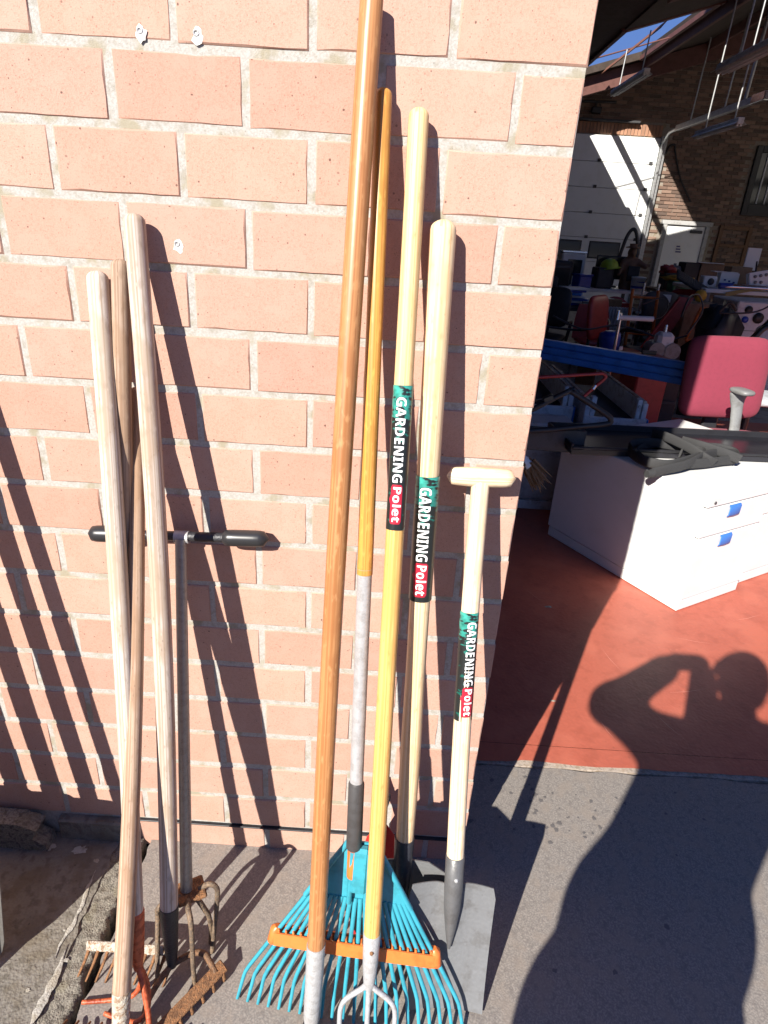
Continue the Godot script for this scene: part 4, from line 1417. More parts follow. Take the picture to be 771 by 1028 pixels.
func build_hall():
	var hall := thing("workshop_hall", "dim brick workshop hall with rusty roof, seen through the doorway", "building", Vector3(2.8, 0, -7))
	var st := new_st()
	slab(st, -4.3, -4.0, -0.05, 4.6, -14.8, 0.0)
	part(hall, "side_wall", st, M.whitewash)
	st = new_st()
	slab(st, 9.7, 10.0, -0.05, 6.8, -14.8, 0.0)
	part(hall, "side_wall", st, M.whitewash)
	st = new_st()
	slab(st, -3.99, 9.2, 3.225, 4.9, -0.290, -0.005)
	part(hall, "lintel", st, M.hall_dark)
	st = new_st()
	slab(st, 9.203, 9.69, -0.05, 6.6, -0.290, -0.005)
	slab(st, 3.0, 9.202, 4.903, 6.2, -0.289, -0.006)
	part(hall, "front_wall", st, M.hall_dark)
	# back wall: mortar bed with single bricks laid on it
	st = new_st()
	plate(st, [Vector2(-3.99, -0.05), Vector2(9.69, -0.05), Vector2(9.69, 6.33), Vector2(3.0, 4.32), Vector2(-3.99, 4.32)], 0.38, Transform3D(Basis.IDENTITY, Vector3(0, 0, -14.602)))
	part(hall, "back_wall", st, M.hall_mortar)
	var mm := MultiMesh.new()
	mm.transform_format = MultiMesh.TRANSFORM_3D
	mm.use_colors = true
	var bs := new_st()
	box(bs, Vector3.ZERO, Vector3(0.208, 0.060, 0.030), 0.003)
	mm.mesh = finish(bs)
	var xs := []
	var cs := []
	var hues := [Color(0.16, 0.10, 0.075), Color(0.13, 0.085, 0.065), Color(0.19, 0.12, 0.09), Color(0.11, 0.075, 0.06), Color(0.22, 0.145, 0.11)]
	for row in 92:
		var y := 0.04 + row * 0.072
		var x := 0.8 + (0.109 if row % 2 == 1 else 0.0)
		while x < 9.6:
			var free := true
			if x > 0.9 and x < 5.02 and y < 3.72: free = false
			if x > 5.36 and x < 6.60 and y < 1.98: free = false
			if x > 7.0 and x < 8.2 and y > 2.2 and y < 3.5: free = false
			if x > 5.0 and x < 5.19 and y < 3.72: free = false
			if y > 4.18 + max(0.0, 0.3 * (x - 3.05)): free = false
			if free:
				xs.append(Transform3D(Basis(Vector3.BACK, rng.randf_range(-0.01, 0.01)), Vector3(x + rng.randf_range(-0.004, 0.004), y, -14.408 + rng.randf_range(-0.003, 0.004))))
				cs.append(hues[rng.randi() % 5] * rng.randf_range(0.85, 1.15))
			x += 0.2185
	# soldier course over the big door, half bricks beside it
	for k in 56:
		xs.append(Transform3D(Basis(Vector3.BACK, PI / 2), Vector3(0.96 + k * 0.0735, 3.60, -14.406 + rng.randf_range(-0.003, 0.004))))
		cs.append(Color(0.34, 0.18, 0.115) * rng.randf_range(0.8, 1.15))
	for row in 48:
		xs.append(Transform3D(Basis.IDENTITY.scaled(Vector3(0.62, 1, 1)), Vector3(5.122, 0.04 + row * 0.072, -14.408)))
		cs.append(hues[rng.randi() % 5])
	mm.instance_count = xs.size()
	for k in xs.size():
		mm.set_instance_transform(k, xs[k])
		mm.set_instance_color(k, cs[k])
	var mi := MultiMeshInstance3D.new()
	mi.name = "back_wall_bricks"
	mi.multimesh = mm
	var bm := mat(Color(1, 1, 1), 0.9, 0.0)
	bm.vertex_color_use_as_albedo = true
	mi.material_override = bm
	mi.set_meta("kind", "stuff")
	hall.add_child(mi)
	mi.position = -hall.position
	# roof: flat valley on the left, then rising to the right; a long glazed gap is left open
	var rise := 0.3
	var ang := atan(rise)
	var sl := Basis(Vector3.BACK, ang)
	st = new_st()
	slab(st, -4.3, 2.73, 4.24, 4.40, -14.8, 0.0)
	var pc := func(x0: float, x1: float, z0: float, z1: float):
		var xm := (x0 + x1) * 0.5
		box(st, Vector3(xm, 4.30 + rise * (xm - 3.0), (z0 + z1) * 0.5) + sl * Vector3(0, 0.06, 0), Vector3((x1 - x0) / cos(ang), 0.12, abs(z1 - z0)), 0.0, sl)
	pc.call(2.73, 4.01, -14.8, -13.35)
	pc.call(2.73, 4.01, -10.1, -8.4)
	pc.call(2.73, 4.01, -2.8, 0.0)
	pc.call(4.012, 7.3, -14.8, 0.0)
	pc.call(7.302, 8.9, -14.8, -9.6)
	pc.call(7.302, 8.9, -1.2, 0.0)
	pc.call(8.902, 10.0, -14.8, 0.0)
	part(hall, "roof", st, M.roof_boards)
	# brown rafters across, under the boards
	for z in [-1.9, -4.6, -7.3, -13.62]:
		st = new_st()
		var xm := 6.0
		box(st, Vector3(xm, 4.30 + rise * (xm - 3.0) - 0.17, z), Vector3(7.6, 0.30, 0.14), 0.004, sl)
		part(hall, "rafter", st, M.roof_steel)
	for x in [4.16, 5.3, 6.5, 7.7]:
		st = new_st()
		box(st, Vector3(x, 4.30 + rise * (x - 3.0) - 0.075, -7.2), Vector3(0.10, 0.14, 14.1), 0.003, sl)
		part(hall, "purlin", st, M.roof_steel)
	st = new_st()
	box(st, Vector3(6.3, 4.30 + rise * 3.3 + 0.14, -10.16), Vector3(7.6, 0.30, 0.12), 0.004, sl)
	part(hall, "trimmer", st, M.roof_steel)
	# rusted strip and thin bars left across the open gap
	st = new_st()
	box(st, Vector3(3.32, 4.36, -11.75), Vector3(0.13, 0.012, 3.0), 0.0, Basis(Vector3.BACK, 0.9))
	part(hall, "rusty_gutter", st, M.rusty_sheet)
	for z in [-11.9]:
		st = new_st()
		tube(st, [Vector3(2.70, 4.225, z), Vector3(4.05, 4.625, z)], [0.012, 0.012], 6)
		part(hall, "glazing_bar", st, M.roof_steel)
	st = new_st()
	for x in [2.74, 4.00]:
		slab(st, x - 0.03, x + 0.03, 4.2 + 0.3 * (x - 2.74), 4.27 + 0.3 * (x - 2.74), -13.35, -10.1)
	part(hall, "kerb_board", st, M.roof_steel)
	build_big_door(hall)
	build_side_door(hall)

func build_big_door(hall: Node3D):
	var d := thing_part(hall, "sectional_door")
	var st: SurfaceTool
	for k in 7:
		st = new_st()
		slab(st, 0.95, 5.02, 0.004 + k * 0.495 + 0.004, 0.004 + (k + 1) * 0.495 - 0.004, -14.40, -14.33, 0.006)
		part(d, "panel", st, M.door_white)
	for k in 5:
		var x0 := 0.42 + k * 0.87
		if x0 < 0.95: continue
		st = new_st()
		slab(st, x0, x0 + 0.70, 1.06, 1.42, -14.335, -14.318, 0.006)
		part(d, "window_frame", st, M.black_matt)
		st = new_st()
		slab(st, x0 + 0.03, x0 + 0.67, 1.09, 1.39, -14.320, -14.312, 0.002)
		part(d, "window_pane", st, M.glass_dark)
	for y in [1.5, 2.0, 2.5, 3.0]:
		for x in [1.6, 2.7, 3.80, 4.90]:
			st = new_st()
			slab(st, x - 0.035, x + 0.035, y - 0.03, y + 0.03, -14.332, -14.305, 0.004)
			part(d, "hinge", st, M.dark_grey)
	# side guide, overhead rail and its hangers
	st = new_st()
	slab(st, 5.03, 5.07, 0.0, 3.50, -14.40, -14.24, 0.003)
	slab(st, 5.08, 5.15, 0.0, 3.46, -14.40, -14.30, 0.003)
	part(d, "side_guide", st, M.galvanised)
	st = new_st()
	tube(st, curve([Vector3(5.07, 3.30, -14.28), Vector3(5.07, 3.44, -14.20), Vector3(5.06, 3.54, -14.0), Vector3(5.05, 3.56, -13.5)], 5), taper(16, 0.035, 0.035), 8)
	box(st, Vector3(5.04, 3.56, -11.95), Vector3(0.085, 0.10, 3.3), 0.004)
	part(d, "overhead_rail", st, M.galvanised)
	st = new_st()
	box(st, Vector3(5.04, 3.565, -10.38), Vector3(0.11, 0.13, 0.42), 0.01)
	part(d, "rail_end", st, M.chrome)
	for z in [-13.0, -11.6, -10.9]:
		st = new_st()
		tube(st, [Vector3(5.04, 3.6, z), Vector3(5.06, 4.9, z + 0.05)], [0.014, 0.014] if z < -11 else [0.028, 0.028], 6)
		part(d, "rail_hanger", st, M.galvanised)
	# steel angle, conduit and junction box over the door
	st = new_st()
	slab(st, 2.9, 4.5, 3.705, 3.745, -14.41, -14.26, 0.004)
	part(hall, "steel_angle", st, M.dark_grey)
	st = new_st()
	tube(st, [Vector3(2.2, 4.02, -14.36), Vector3(3.95, 4.06, -14.36)], [0.025, 0.025], 8)
	tube(st, [Vector3(3.55, 4.05, -14.36), Vector3(3.55, 3.85, -14.36)], [0.02, 0.02], 8)
	part(hall, "conduit", st, M.dark_grey)
	st = new_st()
	slab(st, 3.46, 3.66, 3.84, 3.95, -14.40, -14.28, 0.01)
	part(hall, "junction_box", st, M.black_matt)
	st = new_st()
	tube(st, curve([Vector3(5.18, 3.2, -14.36), Vector3(5.24, 3.34, -14.36), Vector3(5.34, 3.36, -14.36), Vector3(5.40, 3.20, -14.37), Vector3(5.62, 2.75, -14.37), Vector3(5.95, 2.32, -14.37)], 5), taper(26, 0.022, 0.016), 8)
	part(hall, "cable", st, M.black_matt)

func build_side_door(hall: Node3D):
	var d := thing_part(hall, "side_door")
	var st := new_st()
	slab(st, 5.55, 6.40, 0.01, 1.84, -14.40, -14.36, 0.004)
	part(d, "leaf", st, M.door_white)
	st = new_st()
	slab(st, 5.46, 5.547, 0.0, 1.848, -14.41, -14.32, 0.004)
	slab(st, 6.403, 6.49, 0.0, 1.848, -14.41, -14.32, 0.004)
	slab(st, 5.42, 6.53, 1.851, 1.935, -14.41, -14.31, 0.004)
	part(d, "frame", st, M.frame_grey)
	st = new_st()
	slab(st, 6.08, 6.34, 1.70, 1.76, -14.358, -14.31, 0.006)
	part(d, "closer", st, M.dark_grey)
	st = new_st()
	slab(st, 5.83, 6.02, 1.24, 1.50, -14.358, -14.354)
	part(d, "notice", st, M.paper)
	for k in 3:
		st = new_st()
		slab(st, 5.86, 5.98 - 0.02 * k, 1.29 + k * 0.055, 1.32 + k * 0.055, -14.354, -14.352)
		part(d, "print_line", st, M.ink)
	# bricked-up opening with wooden frame, and a dark window above right
	var w := thing_part(hall, "bricked_window")
	for r in [[6.72, 6.80, 1.06, 1.90], [7.36, 7.44, 1.06, 1.90], [6.803, 7.357, 1.82, 1.90], [6.803, 7.357, 1.47, 1.53], [6.803, 7.357, 1.06, 1.14]]:
		st = new_st()
		slab(st, r[0], r[1], r[2], r[3], -14.40, -14.34, 0.004)
		part(w, "frame_board", st, M.brown_wood)
	var v := thing_part(hall, "dark_window")
	st = new_st()
	for r in [[7.08, 7.20, 2.12, 3.45], [8.05, 8.17, 2.12, 3.45], [7.203, 8.047, 2.12, 2.34], [7.203, 8.047, 3.33, 3.45]]:
		slab(st, r[0], r[1], r[2], r[3], -14.41, -14.33, 0.004)
	part(v, "frame", st, M.black_matt)
	st = new_st()
	slab(st, 7.20, 8.05, 2.33, 3.34, -14.408, -14.39)
	part(v, "pane", st, M.glass_dark)
	for x in [7.36, 7.53, 7.70, 7.87]:
		st = new_st()
		slab(st, x - 0.012, x + 0.012, 2.36, 3.30, -14.388, -14.36)
		part(v, "bar", st, M.pale_steel)

func batten_light(label: String, x: float, y: float, z0: float, z1: float, top: float, w := 0.07):
	var t := thing("strip_light", label, "strip light", Vector3(x, y, (z0 + z1) * 0.5), "unlit strip lights hanging from the hall roof")
	var st := new_st()
	box(st, Vector3(x, y + 0.035, (z0 + z1) * 0.5), Vector3(w * 1.3, 0.075, abs(z1 - z0)), 0.006)
	part(t, "housing", st, M.batten)
	st = new_st()
	for s in [-1.0, 1.0]:
		tube(st, [Vector3(x + s * w * 0.35, y - 0.012, z0 + 0.02), Vector3(x + s * w * 0.35, y - 0.012, z1 - 0.02)], [0.013, 0.013], 8)
	part(t, "tubes", st, M.white_steel)
	st = new_st()
	sheet(st, [[Vector3(x - w * 1.3, y - 0.005, z0), Vector3(x - w * 0.5, y + 0.03, z0), Vector3(x + w * 0.5, y + 0.03, z0), Vector3(x + w * 1.3, y - 0.005, z0)], [Vector3(x - w * 1.3, y - 0.005, z1), Vector3(x - w * 0.5, y + 0.03, z1), Vector3(x + w * 0.5, y + 0.03, z1), Vector3(x + w * 1.3, y - 0.005, z1)]], 0.003, Vector3.DOWN)
	part(t, "reflector", st, M.batten)
	for f in [0.2, 0.85]:
		st = new_st()
		var z: float = lerp(z0, z1, f)
		tube(st, [Vector3(x, y + 0.05, z), Vector3(x + 0.02, top, z)], [0.011, 0.011], 6)
		part(t, "hanger", st, M.galvanised)

func pedestal(label: String, a: Vector3, w: Vector3, v: Vector3, wid: float, dep: float, hgt: float, drawers: bool):
	# a: front corner on the floor, w along the front, v into the depth
	var n := -v
	var bs := Basis(w, Vector3.UP, n)
	var t := thing("drawer_cabinet", label, "cabinet", a + w * wid * 0.5 + v * dep * 0.5, "white steel office cabinets by the doorway")
	var P := func(x: float, y: float, d: float): return a + w * x + Vector3.UP * y - v * d
	var st := new_st()
	box(st, P.call(wid * 0.5, 0.028, -dep * 0.5), Vector3(wid - 0.012, 0.052, dep - 0.012), 0.003, bs)
	part(t, "plinth", st, M.white_steel)
	st = new_st()
	box(st, P.call(wid * 0.5, 0.056 + (hgt - 0.058) * 0.5, -dep * 0.5 - 0.012), Vector3(wid, hgt - 0.062, dep - 0.024), 0.004, bs)
	part(t, "carcass", st, M.white_steel)
	if drawers:
		var list := [[0.060, 0.352], [0.358, 0.490], [0.496, hgt - 0.016]]
		for k in 3:
			st = new_st()
			var y0: float = list[k][0]
			var y1: float = list[k][1]
			box(st, P.call(wid * 0.5, (y0 + y1) * 0.5, -0.010), Vector3(wid - 0.010, y1 - y0, 0.022), 0.003, bs)
			var dr := part(t, "drawer", st, M.white_steel)
			if k < 2:
				st = new_st()
				var c: Vector3 = P.call(wid * 0.42, y1 - 0.022, 0.006)
				var rows := []
				for r in [[-0.028, 0.005], [-0.020, 0.009], [0.012, 0.006], [0.020, 0.0]]:
					rows.append([c + bs * Vector3(-0.040 + (0.006 if r[0] > 0 else 0.0), r[0], r[1]), c + bs * Vector3(0.0, r[0], r[1] + 0.002), c + bs * Vector3(0.040 - (0.0 if r[0] > 0 else 0.006), r[0], r[1])])
				sheet(st, rows, 0.004, bs.z)
				part(dr, "pull", st, M.blue_pull)
		st = new_st()
		lathe(st, [Vector2(0, 0.003), Vector2(0.006, 0.003), Vector2(0.007, 0.0)], Transform3D(bs * Basis(Vector3.RIGHT, PI / 2), P.call(0.045, 0.515, 0.002)), 12)
		part(t, "lock", st, M.dark_grey)
	else:
		for r in [[0.06, 0.36], [0.366, hgt - 0.012]]:
			st = new_st()
			box(st, P.call(wid * 0.5, (r[0] + r[1]) * 0.5, -0.010), Vector3(wid - 0.010, r[1] - r[0], 0.022), 0.003, bs)
			part(t, "door_panel", st, M.white_steel)

func cushion(st: SurfaceTool, c: Vector3, bs: Basis, w: float, h: float, d: float, e := 5.0):
	# rounded pad: superellipsoid
	st.set_smooth_group(0)
	var N := 28
	var R := 14
	var ring := []
	for i in R + 1:
		var ph := -PI / 2 + PI * i / R
		var row := []
		for j in N:
			var th := TAU * j / N
			var cp: float = pow(abs(cos(ph)), 0.45)
			var x: float = sign(cos(th)) * pow(abs(cos(th)), 2.0 / e) * cp
			var y: float = sign(sin(th)) * pow(abs(sin(th)), 2.0 / e) * cp
			var z: float = sign(sin(ph)) * pow(abs(sin(ph)), 0.8)
			row.append(c + bs * Vector3(x * w * 0.5, y * h * 0.5, z * d * 0.5))
		ring.append(row)
	for i in R:
		for j in N:
			quad(st, ring[i][j], ring[i][(j + 1) % N], ring[i + 1][(j + 1) % N], ring[i + 1][j])

func build_hall_near():
	var st: SurfaceTool
	var t: Node3D
	var w := Vector3(0.857, 0, -0.515)
	var v := Vector3(-0.515, 0, -0.857)
	pedestal("white drawer cabinet with two blue pulls, standing partly in the wall's shadow", Vector3(1.030, 0.004, -1.240), w, v, 0.44, 0.82, 0.556, true)
	pedestal("white two-panel cabinet without pulls, right of the drawer cabinet", Vector3(1.030, 0.004, -1.240) + w * 0.452 + v * 0.035, w, v, 0.46, 0.80, 0.556, false)

	# black tray-like panel lying across the cabinets
	t = thing("shallow_tray", "flat black tray with raised rim lying across the white cabinets", "tray", Vector3(1.1, 0.565, -1.85))
	var c1 := Vector3(0.535, 0.575, -1.985)
	var c2 := Vector3(0.570, 0.575, -1.640)
	var c3 := Vector3(1.80, 0.575, -1.735)
	var c4 := Vector3(1.80, 0.575, -2.060)
	st = new_st()
	plate(st, [Vector2(c1.x, -c1.z), Vector2(c2.x, -c2.z), Vector2(c3.x, -c3.z), Vector2(c4.x, -c4.z)], 0.022, Transform3D(Basis(Vector3.RIGHT, -PI / 2), Vector3(0, 0.572, 0)))
	part(t, "board", st, M.tray_black)
	for e in [[c1, c4], [c1, c2], [c2, c3]]:
		st = new_st()
		var fr := frame_of(e[0], e[1], Vector3.UP)
		box(st, (e[0] + e[1]) * 0.5 + Vector3(0, 0.018, 0), Vector3(0.034 if e[0] == c1 else 0.012, (e[0] as Vector3).distance_to(e[1]), 0.014), 0.003, fr)
		part(t, "rim", st, M.black_matt)

	# heap of black webbing
	t = thing("strap_bundle", "coiled black webbing straps heaped on the white drawer cabinet", "straps", Vector3(1.05, 0.56, -1.62))
	var loops := [
		[Vector3(0.83, 0.59, -1.66), Vector3(0.84, 0.60, -1.50), Vector3(0.93, 0.60, -1.46), Vector3(1.06, 0.61, -1.53), Vector3(1.16, 0.61, -1.63), Vector3(1.08, 0.605, -1.72), Vector3(0.95, 0.61, -1.74), Vector3(0.85, 0.605, -1.70), Vector3(0.83, 0.60, -1.60)],
		[Vector3(0.86, 0.585, -1.62), Vector3(0.87, 0.585, -1.52), Vector3(0.96, 0.585, -1.49), Vector3(1.10, 0.585, -1.58), Vector3(1.20, 0.585, -1.66), Vector3(1.10, 0.585, -1.75), Vector3(0.94, 0.585, -1.74), Vector3(0.87, 0.585, -1.66)],
		[Vector3(0.98, 0.640, -1.80), Vector3(1.02, 0.645, -1.72), Vector3(1.08, 0.635, -1.62), Vector3(1.13, 0.61, -1.56), Vector3(1.18, 0.59, -1.56)],
		[Vector3(0.845, 0.578, -1.40), Vector3(0.92, 0.59, -1.43), Vector3(1.02, 0.60, -1.48), Vector3(1.14, 0.615, -1.58), Vector3(1.26, 0.605, -1.66), Vector3(1.33, 0.590, -1.70)],
		[Vector3(1.02, 0.595, -1.50), Vector3(1.14, 0.59, -1.55), Vector3(1.24, 0.59, -1.60), Vector3(1.32, 0.59, -1.64), Vector3(1.34, 0.595, -1.72), Vector3(1.26, 0.60, -1.76), Vector3(1.12, 0.60, -1.72), Vector3(1.06, 0.60, -1.64)],
		[Vector3(1.10, 0.628, -1.74), Vector3(1.16, 0.632, -1.66), Vector3(1.24, 0.620, -1.62), Vector3(1.31, 0.60, -1.60)]]
	for lp in loops:
		var pts := curve(lp, 6)
		st = new_st()
		tube(st, pts, taper(pts.size(), 0.023, 0.023), 10, true, 0.22, 0.0, Vector3.UP)
		part(t, "strap", st, M.webbing)
	st = new_st()
	tube(st, [Vector3(0.822, 0.578, -1.388), Vector3(0.852, 0.580, -1.402)], [0.016, 0.018], 12)
	part(t, "rolled_end", st, M.webbing)

	# maroon office chair
	t = thing("office_chair", "maroon upholstered office chair with grey armrest, sunlit behind the cabinets", "chair", Vector3(1.60, 0.004, -2.32))
	st = new_st()
	var bk := Basis(Vector3.UP, 0.02) * Basis(Vector3.RIGHT, -0.14) * Basis(Vector3.BACK, 0.02)
	cushion(st, Vector3(1.615, 0.785, -2.52), bk, 0.47, 0.455, 0.11, 7.0)
	part(t, "backrest", st, M.maroon)
	st = new_st()
	cushion(st, Vector3(1.62, 0.475, -2.24), Basis(Vector3.RIGHT, -PI / 2), 0.50, 0.48, 0.09, 6.0)
	part(t, "seat", st, M.maroon)
	st = new_st()
	tube(st, curve([Vector3(1.560, 0.44, -2.15), Vector3(1.566, 0.55, -2.17), Vector3(1.560, 0.66, -2.19), Vector3(1.550, 0.735, -2.20), Vector3(1.548, 0.775, -2.20)], 5), [0.030, 0.030, 0.029, 0.028, 0.028, 0.028, 0.028, 0.028, 0.028, 0.029, 0.030, 0.030, 0.031, 0.033, 0.036, 0.039, 0.042, 0.045, 0.047, 0.046, 0.040], 14, true, 0.55)
	part(t, "armrest", st, M.mid_grey)
	st = new_st()
	cushion(st, Vector3(1.545, 0.785, -2.17), Basis(Vector3.UP, 0.25) * Basis(Vector3.RIGHT, -PI / 2), 0.088, 0.13, 0.030, 3.0)
	part(t, "arm_pad", st, M.mid_grey)
	st = new_st()
	box(st, Vector3(1.62, 0.52, -2.56), Vector3(0.09, 0.32, 0.03), 0.01, Basis(Vector3.RIGHT, -0.12))
	tube(st, [Vector3(1.62, 0.10, -2.28), Vector3(1.62, 0.43, -2.28)], [0.03, 0.025], 12)
	part(t, "column", st, M.black_matt)
	for k in 5:
		var a := TAU * k / 5.0 + 0.3
		var dv := Vector3(cos(a), 0, sin(a))
		bar(t, "foot", [Vector3(1.62, 0.12, -2.28), Vector3(1.62, 0.11, -2.28) + dv * 0.15, Vector3(1.62, 0.075, -2.28) + dv * 0.28], 0.022, 0.015, M.black_matt, 8)
		st = new_st()
		var cc := Vector3(1.62, 0.034, -2.28) + dv * 0.28
		tube(st, [cc - dv.cross(Vector3.UP) * 0.022, cc + dv.cross(Vector3.UP) * 0.022], [0.028, 0.028], 12)
		part(t, "castor", st, M.black_plastic)

	# blue rack beam resting across the drawer units
	t = thing("rack_beam", "long blue steel rack beam lying across the grey drawer units", "beam", Vector3(1.1, 0.70, -3.0))
	var ba := Vector3(0.30, 0.755, -3.66)
	var bb := Vector3(1.50, 0.755, -2.715)
	var fb := frame_of(ba, bb, Vector3.UP)
	for s in [[0.045, 0.028], [0.0, 0.034], [-0.045, 0.028]]:
		st = new_st()
		box(st, (ba + bb) * 0.5 + Vector3(0, s[0], 0), Vector3(0.043, ba.distance_to(bb), s[1] * 2.0), 0.006, fb)
		part(t, "flange" if s[0] != 0.0 else "web", st, M.blue_beam)

	# two stacks of steel drawer frames under the beam
	drawer_frame("grey steel drawer frame beside the brick wall edge, behind the black hanger", Vector3(0.44, 0, -2.62), 0.38, 0.95, 0.60)
	drawer_frame("grey steel drawer frame with blue edges, behind the black panel", Vector3(0.86, 0, -2.50), 0.36, 0.98, 0.58)
	# grey cupboard seen between the wall and the white cabinet
	t = thing("steel_cupboard", "low grey steel cupboard standing in shade behind the wall edge", "cupboard", Vector3(0.5, 0, -2.3))
	st = new_st()
	slab(st, 0.24, 0.76, 0.06, 0.52, -2.48, -2.28, 0.006)
	part(t, "carcass", st, M.grey_steel)
	st = new_st()
	slab(st, 0.25, 0.75, 0.004, 0.058, -2.47, -2.27, 0.003)
	part(t, "plinth", st, M.pale_steel)
	st = new_st()
	slab(st, 0.24, 0.40, 0.08, 0.50, -2.277, -2.262, 0.003)
	slab(st, 0.41, 0.75, 0.08, 0.50, -2.277, -2.262, 0.003)
	part(t, "front", st, M.grey_steel)

	# black triangular frame with a bent red rod
	t = thing("folding_frame", "black triangular tube frame leaning by the wall edge in the hall", "frame", Vector3(0.45, 0.54, -1.75))
	st = new_st()
	tube(st, curve([Vector3(0.18, 0.655, -1.69), Vector3(0.30, 0.70, -1.69), Vector3(0.52, 0.832, -1.70), Vector3(0.535, 0.834, -1.70), Vector3(0.62, 0.79, -1.70), Vector3(0.72, 0.735, -1.70), Vector3(0.737, 0.715, -1.70), Vector3(0.725, 0.697, -1.70), Vector3(0.60, 0.675, -1.70), Vector3(0.44, 0.648, -1.70), Vector3(0.20, 0.625, -1.69)], 5), taper(51, 0.013, 0.013), 8)
	part(t, "tube", st, M.black_matt)
	st = new_st()
	box(st, Vector3(0.44, 0.795, -1.70), Vector3(0.05, 0.032, 0.03), 0.005, Basis(Vector3.BACK, 0.5))
	tube(st, [Vector3(0.36, 0.775, -1.71), Vector3(0.44, 0.80, -1.71)], [0.006, 0.006], 6)
	part(t, "clip", st, M.black_plastic)
	st = new_st()
	box(st, Vector3(0.45, 0.595, -1.74), Vector3(0.40, 0.11, 0.03), 0.004)
	part(t, "foot_board", st, M.dark_grey)
	t = thing("red_rod", "bent red coated rod hooked over the black triangular frame", "rod", Vector3(0.6, 0.80, -1.72))
	st = new_st()
	tube(st, curve([Vector3(0.20, 0.868, -1.71), Vector3(0.40, 0.888, -1.71), Vector3(0.64, 0.918, -1.71), Vector3(0.668, 0.918, -1.71), Vector3(0.676, 0.900, -1.71), Vector3(0.64, 0.86, -1.71), Vector3(0.592, 0.808, -1.705)], 5), taper(31, 0.0075, 0.0075), 8)
	part(t, "rod", st, M.red_paint)
	st = new_st()
	tube(st, [Vector3(0.638, 0.868, -1.704), Vector3(0.63, 0.85, -1.700)], [0.009, 0.009], 8)
	part(t, "nut", st, M.chrome)

	# brush hanging on the back of the wall
	t = thing("wall_brush", "brown bristle brush head poking out behind the brick wall's edge", "brush", Vector3(0.05, 0.86, -0.37))
	st = new_st()
	tube(st, [Vector3(-0.04, 1.02, -0.365), Vector3(0.055, 0.97, -0.365), Vector3(0.088, 0.945, -0.365)], [0.012, 0.012, 0.016], 10)
	part(t, "ferrule", st, M.pale_steel)
	for k in 46:
		st = new_st()
		var o := Vector3(rng.randf_range(-0.012, 0.016), rng.randf_range(-0.012, 0.016), rng.randf_range(-0.014, 0.014))
		var dirb := (Vector3(0.55, -0.75, 0) + Vector3(rng.randf_range(-0.35, 0.45), rng.randf_range(-0.3, 0.2), rng.randf_range(-0.3, 0.3))).normalized()
		var p0 := Vector3(0.080, 0.950, -0.365) + o
		tube(st, [p0, p0 + dirb * 0.035, p0 + dirb * rng.randf_range(0.055, 0.07) + Vector3(0.006, -0.004, 0)], [0.0035, 0.003, 0.0008], 5)
		part(t, "bristle_tuft", st, M.bristle)

func drawer_frame(label: String, at: Vector3, wid: float, dep: float, hgt: float):
	var t := thing("open_drawer_unit", label, "drawer unit", at + Vector3(wid * 0.5, 0, -dep * 0.5), "grey steel drawer frames under the blue beam")
	var st := new_st()
	slab(st, at.x, at.x + wid, 0.004, hgt - 0.10, at.z - dep, at.z, 0.004)
	part(t, "body", st, M.grey_steel)
	for s in [0.0, 1.0]:
		st = new_st()
		var x: float = at.x + s * (wid - 0.03)
		slab(st, x, x + 0.03, hgt - 0.10, hgt + 0.03, at.z - dep, at.z, 0.003)
		part(t, "side_rail", st, M.pale_steel)
		st = new_st()
		var xx: float = at.x + (0.034 if s == 0.0 else wid - 0.062)
		slab(st, xx, xx + 0.028, hgt - 0.09, hgt + 0.05, at.z - 0.05, at.z - 0.006, 0.003)
		part(t, "runner_end", st, M.pale_steel)
		st = new_st()
		tube(st, [Vector3(xx + 0.014, hgt + 0.01, at.z - 0.008), Vector3(xx + 0.014, hgt + 0.01, at.z + 0.004)], [0.009, 0.009], 10)
		part(t, "bolt", st, M.zinc)
		st = new_st()
		slab(st, x + 0.004, x + 0.026, hgt + 0.031, hgt + 0.040, at.z - dep, at.z - 0.02, 0.002)
		part(t, "wood_strip", st, M.wood_pale)
	st = new_st()
	slab(st, at.x + 0.03, at.x + wid - 0.03, hgt - 0.098, hgt - 0.09, at.z - dep, at.z - 0.01)
	part(t, "inner_floor", st, M.black_matt)
	st = new_st()
	slab(st, at.x - 0.004, at.x + wid + 0.004, 0.02, hgt - 0.06, at.z, at.z + 0.016, 0.003)
	part(t, "front_panel", st, M.pale_steel)
	st = new_st()
	slab(st, at.x + wid + 0.0045, at.x + wid + 0.016, 0.02, hgt - 0.06, at.z - 0.03, at.z + 0.017, 0.003)
	part(t, "edge_trim", st, M.blue_pull)

# ------------------------------------------------------------------ clutter deeper in the hall
func block(called: String, label: String, cat: String, c: Vector3, size: Vector3, m: Material, turn := 0.0, bev := 0.01) -> Node3D:
	var t := thing(called, label, cat, c - Vector3(0, size.y * 0.5, 0))
	var st := new_st()
	box(st, c, size, bev, Basis(Vector3.UP, turn))
	part(t, "body", st, m)
	return t

func add_box(t: Node3D, called: String, c: Vector3, size: Vector3, m: Material, turn := 0.0, bev := 0.004, b := Basis.IDENTITY):
	var st := new_st()
	box(st, c, size, bev, Basis(Vector3.UP, turn) * b)
	return part(t, called, st, m)

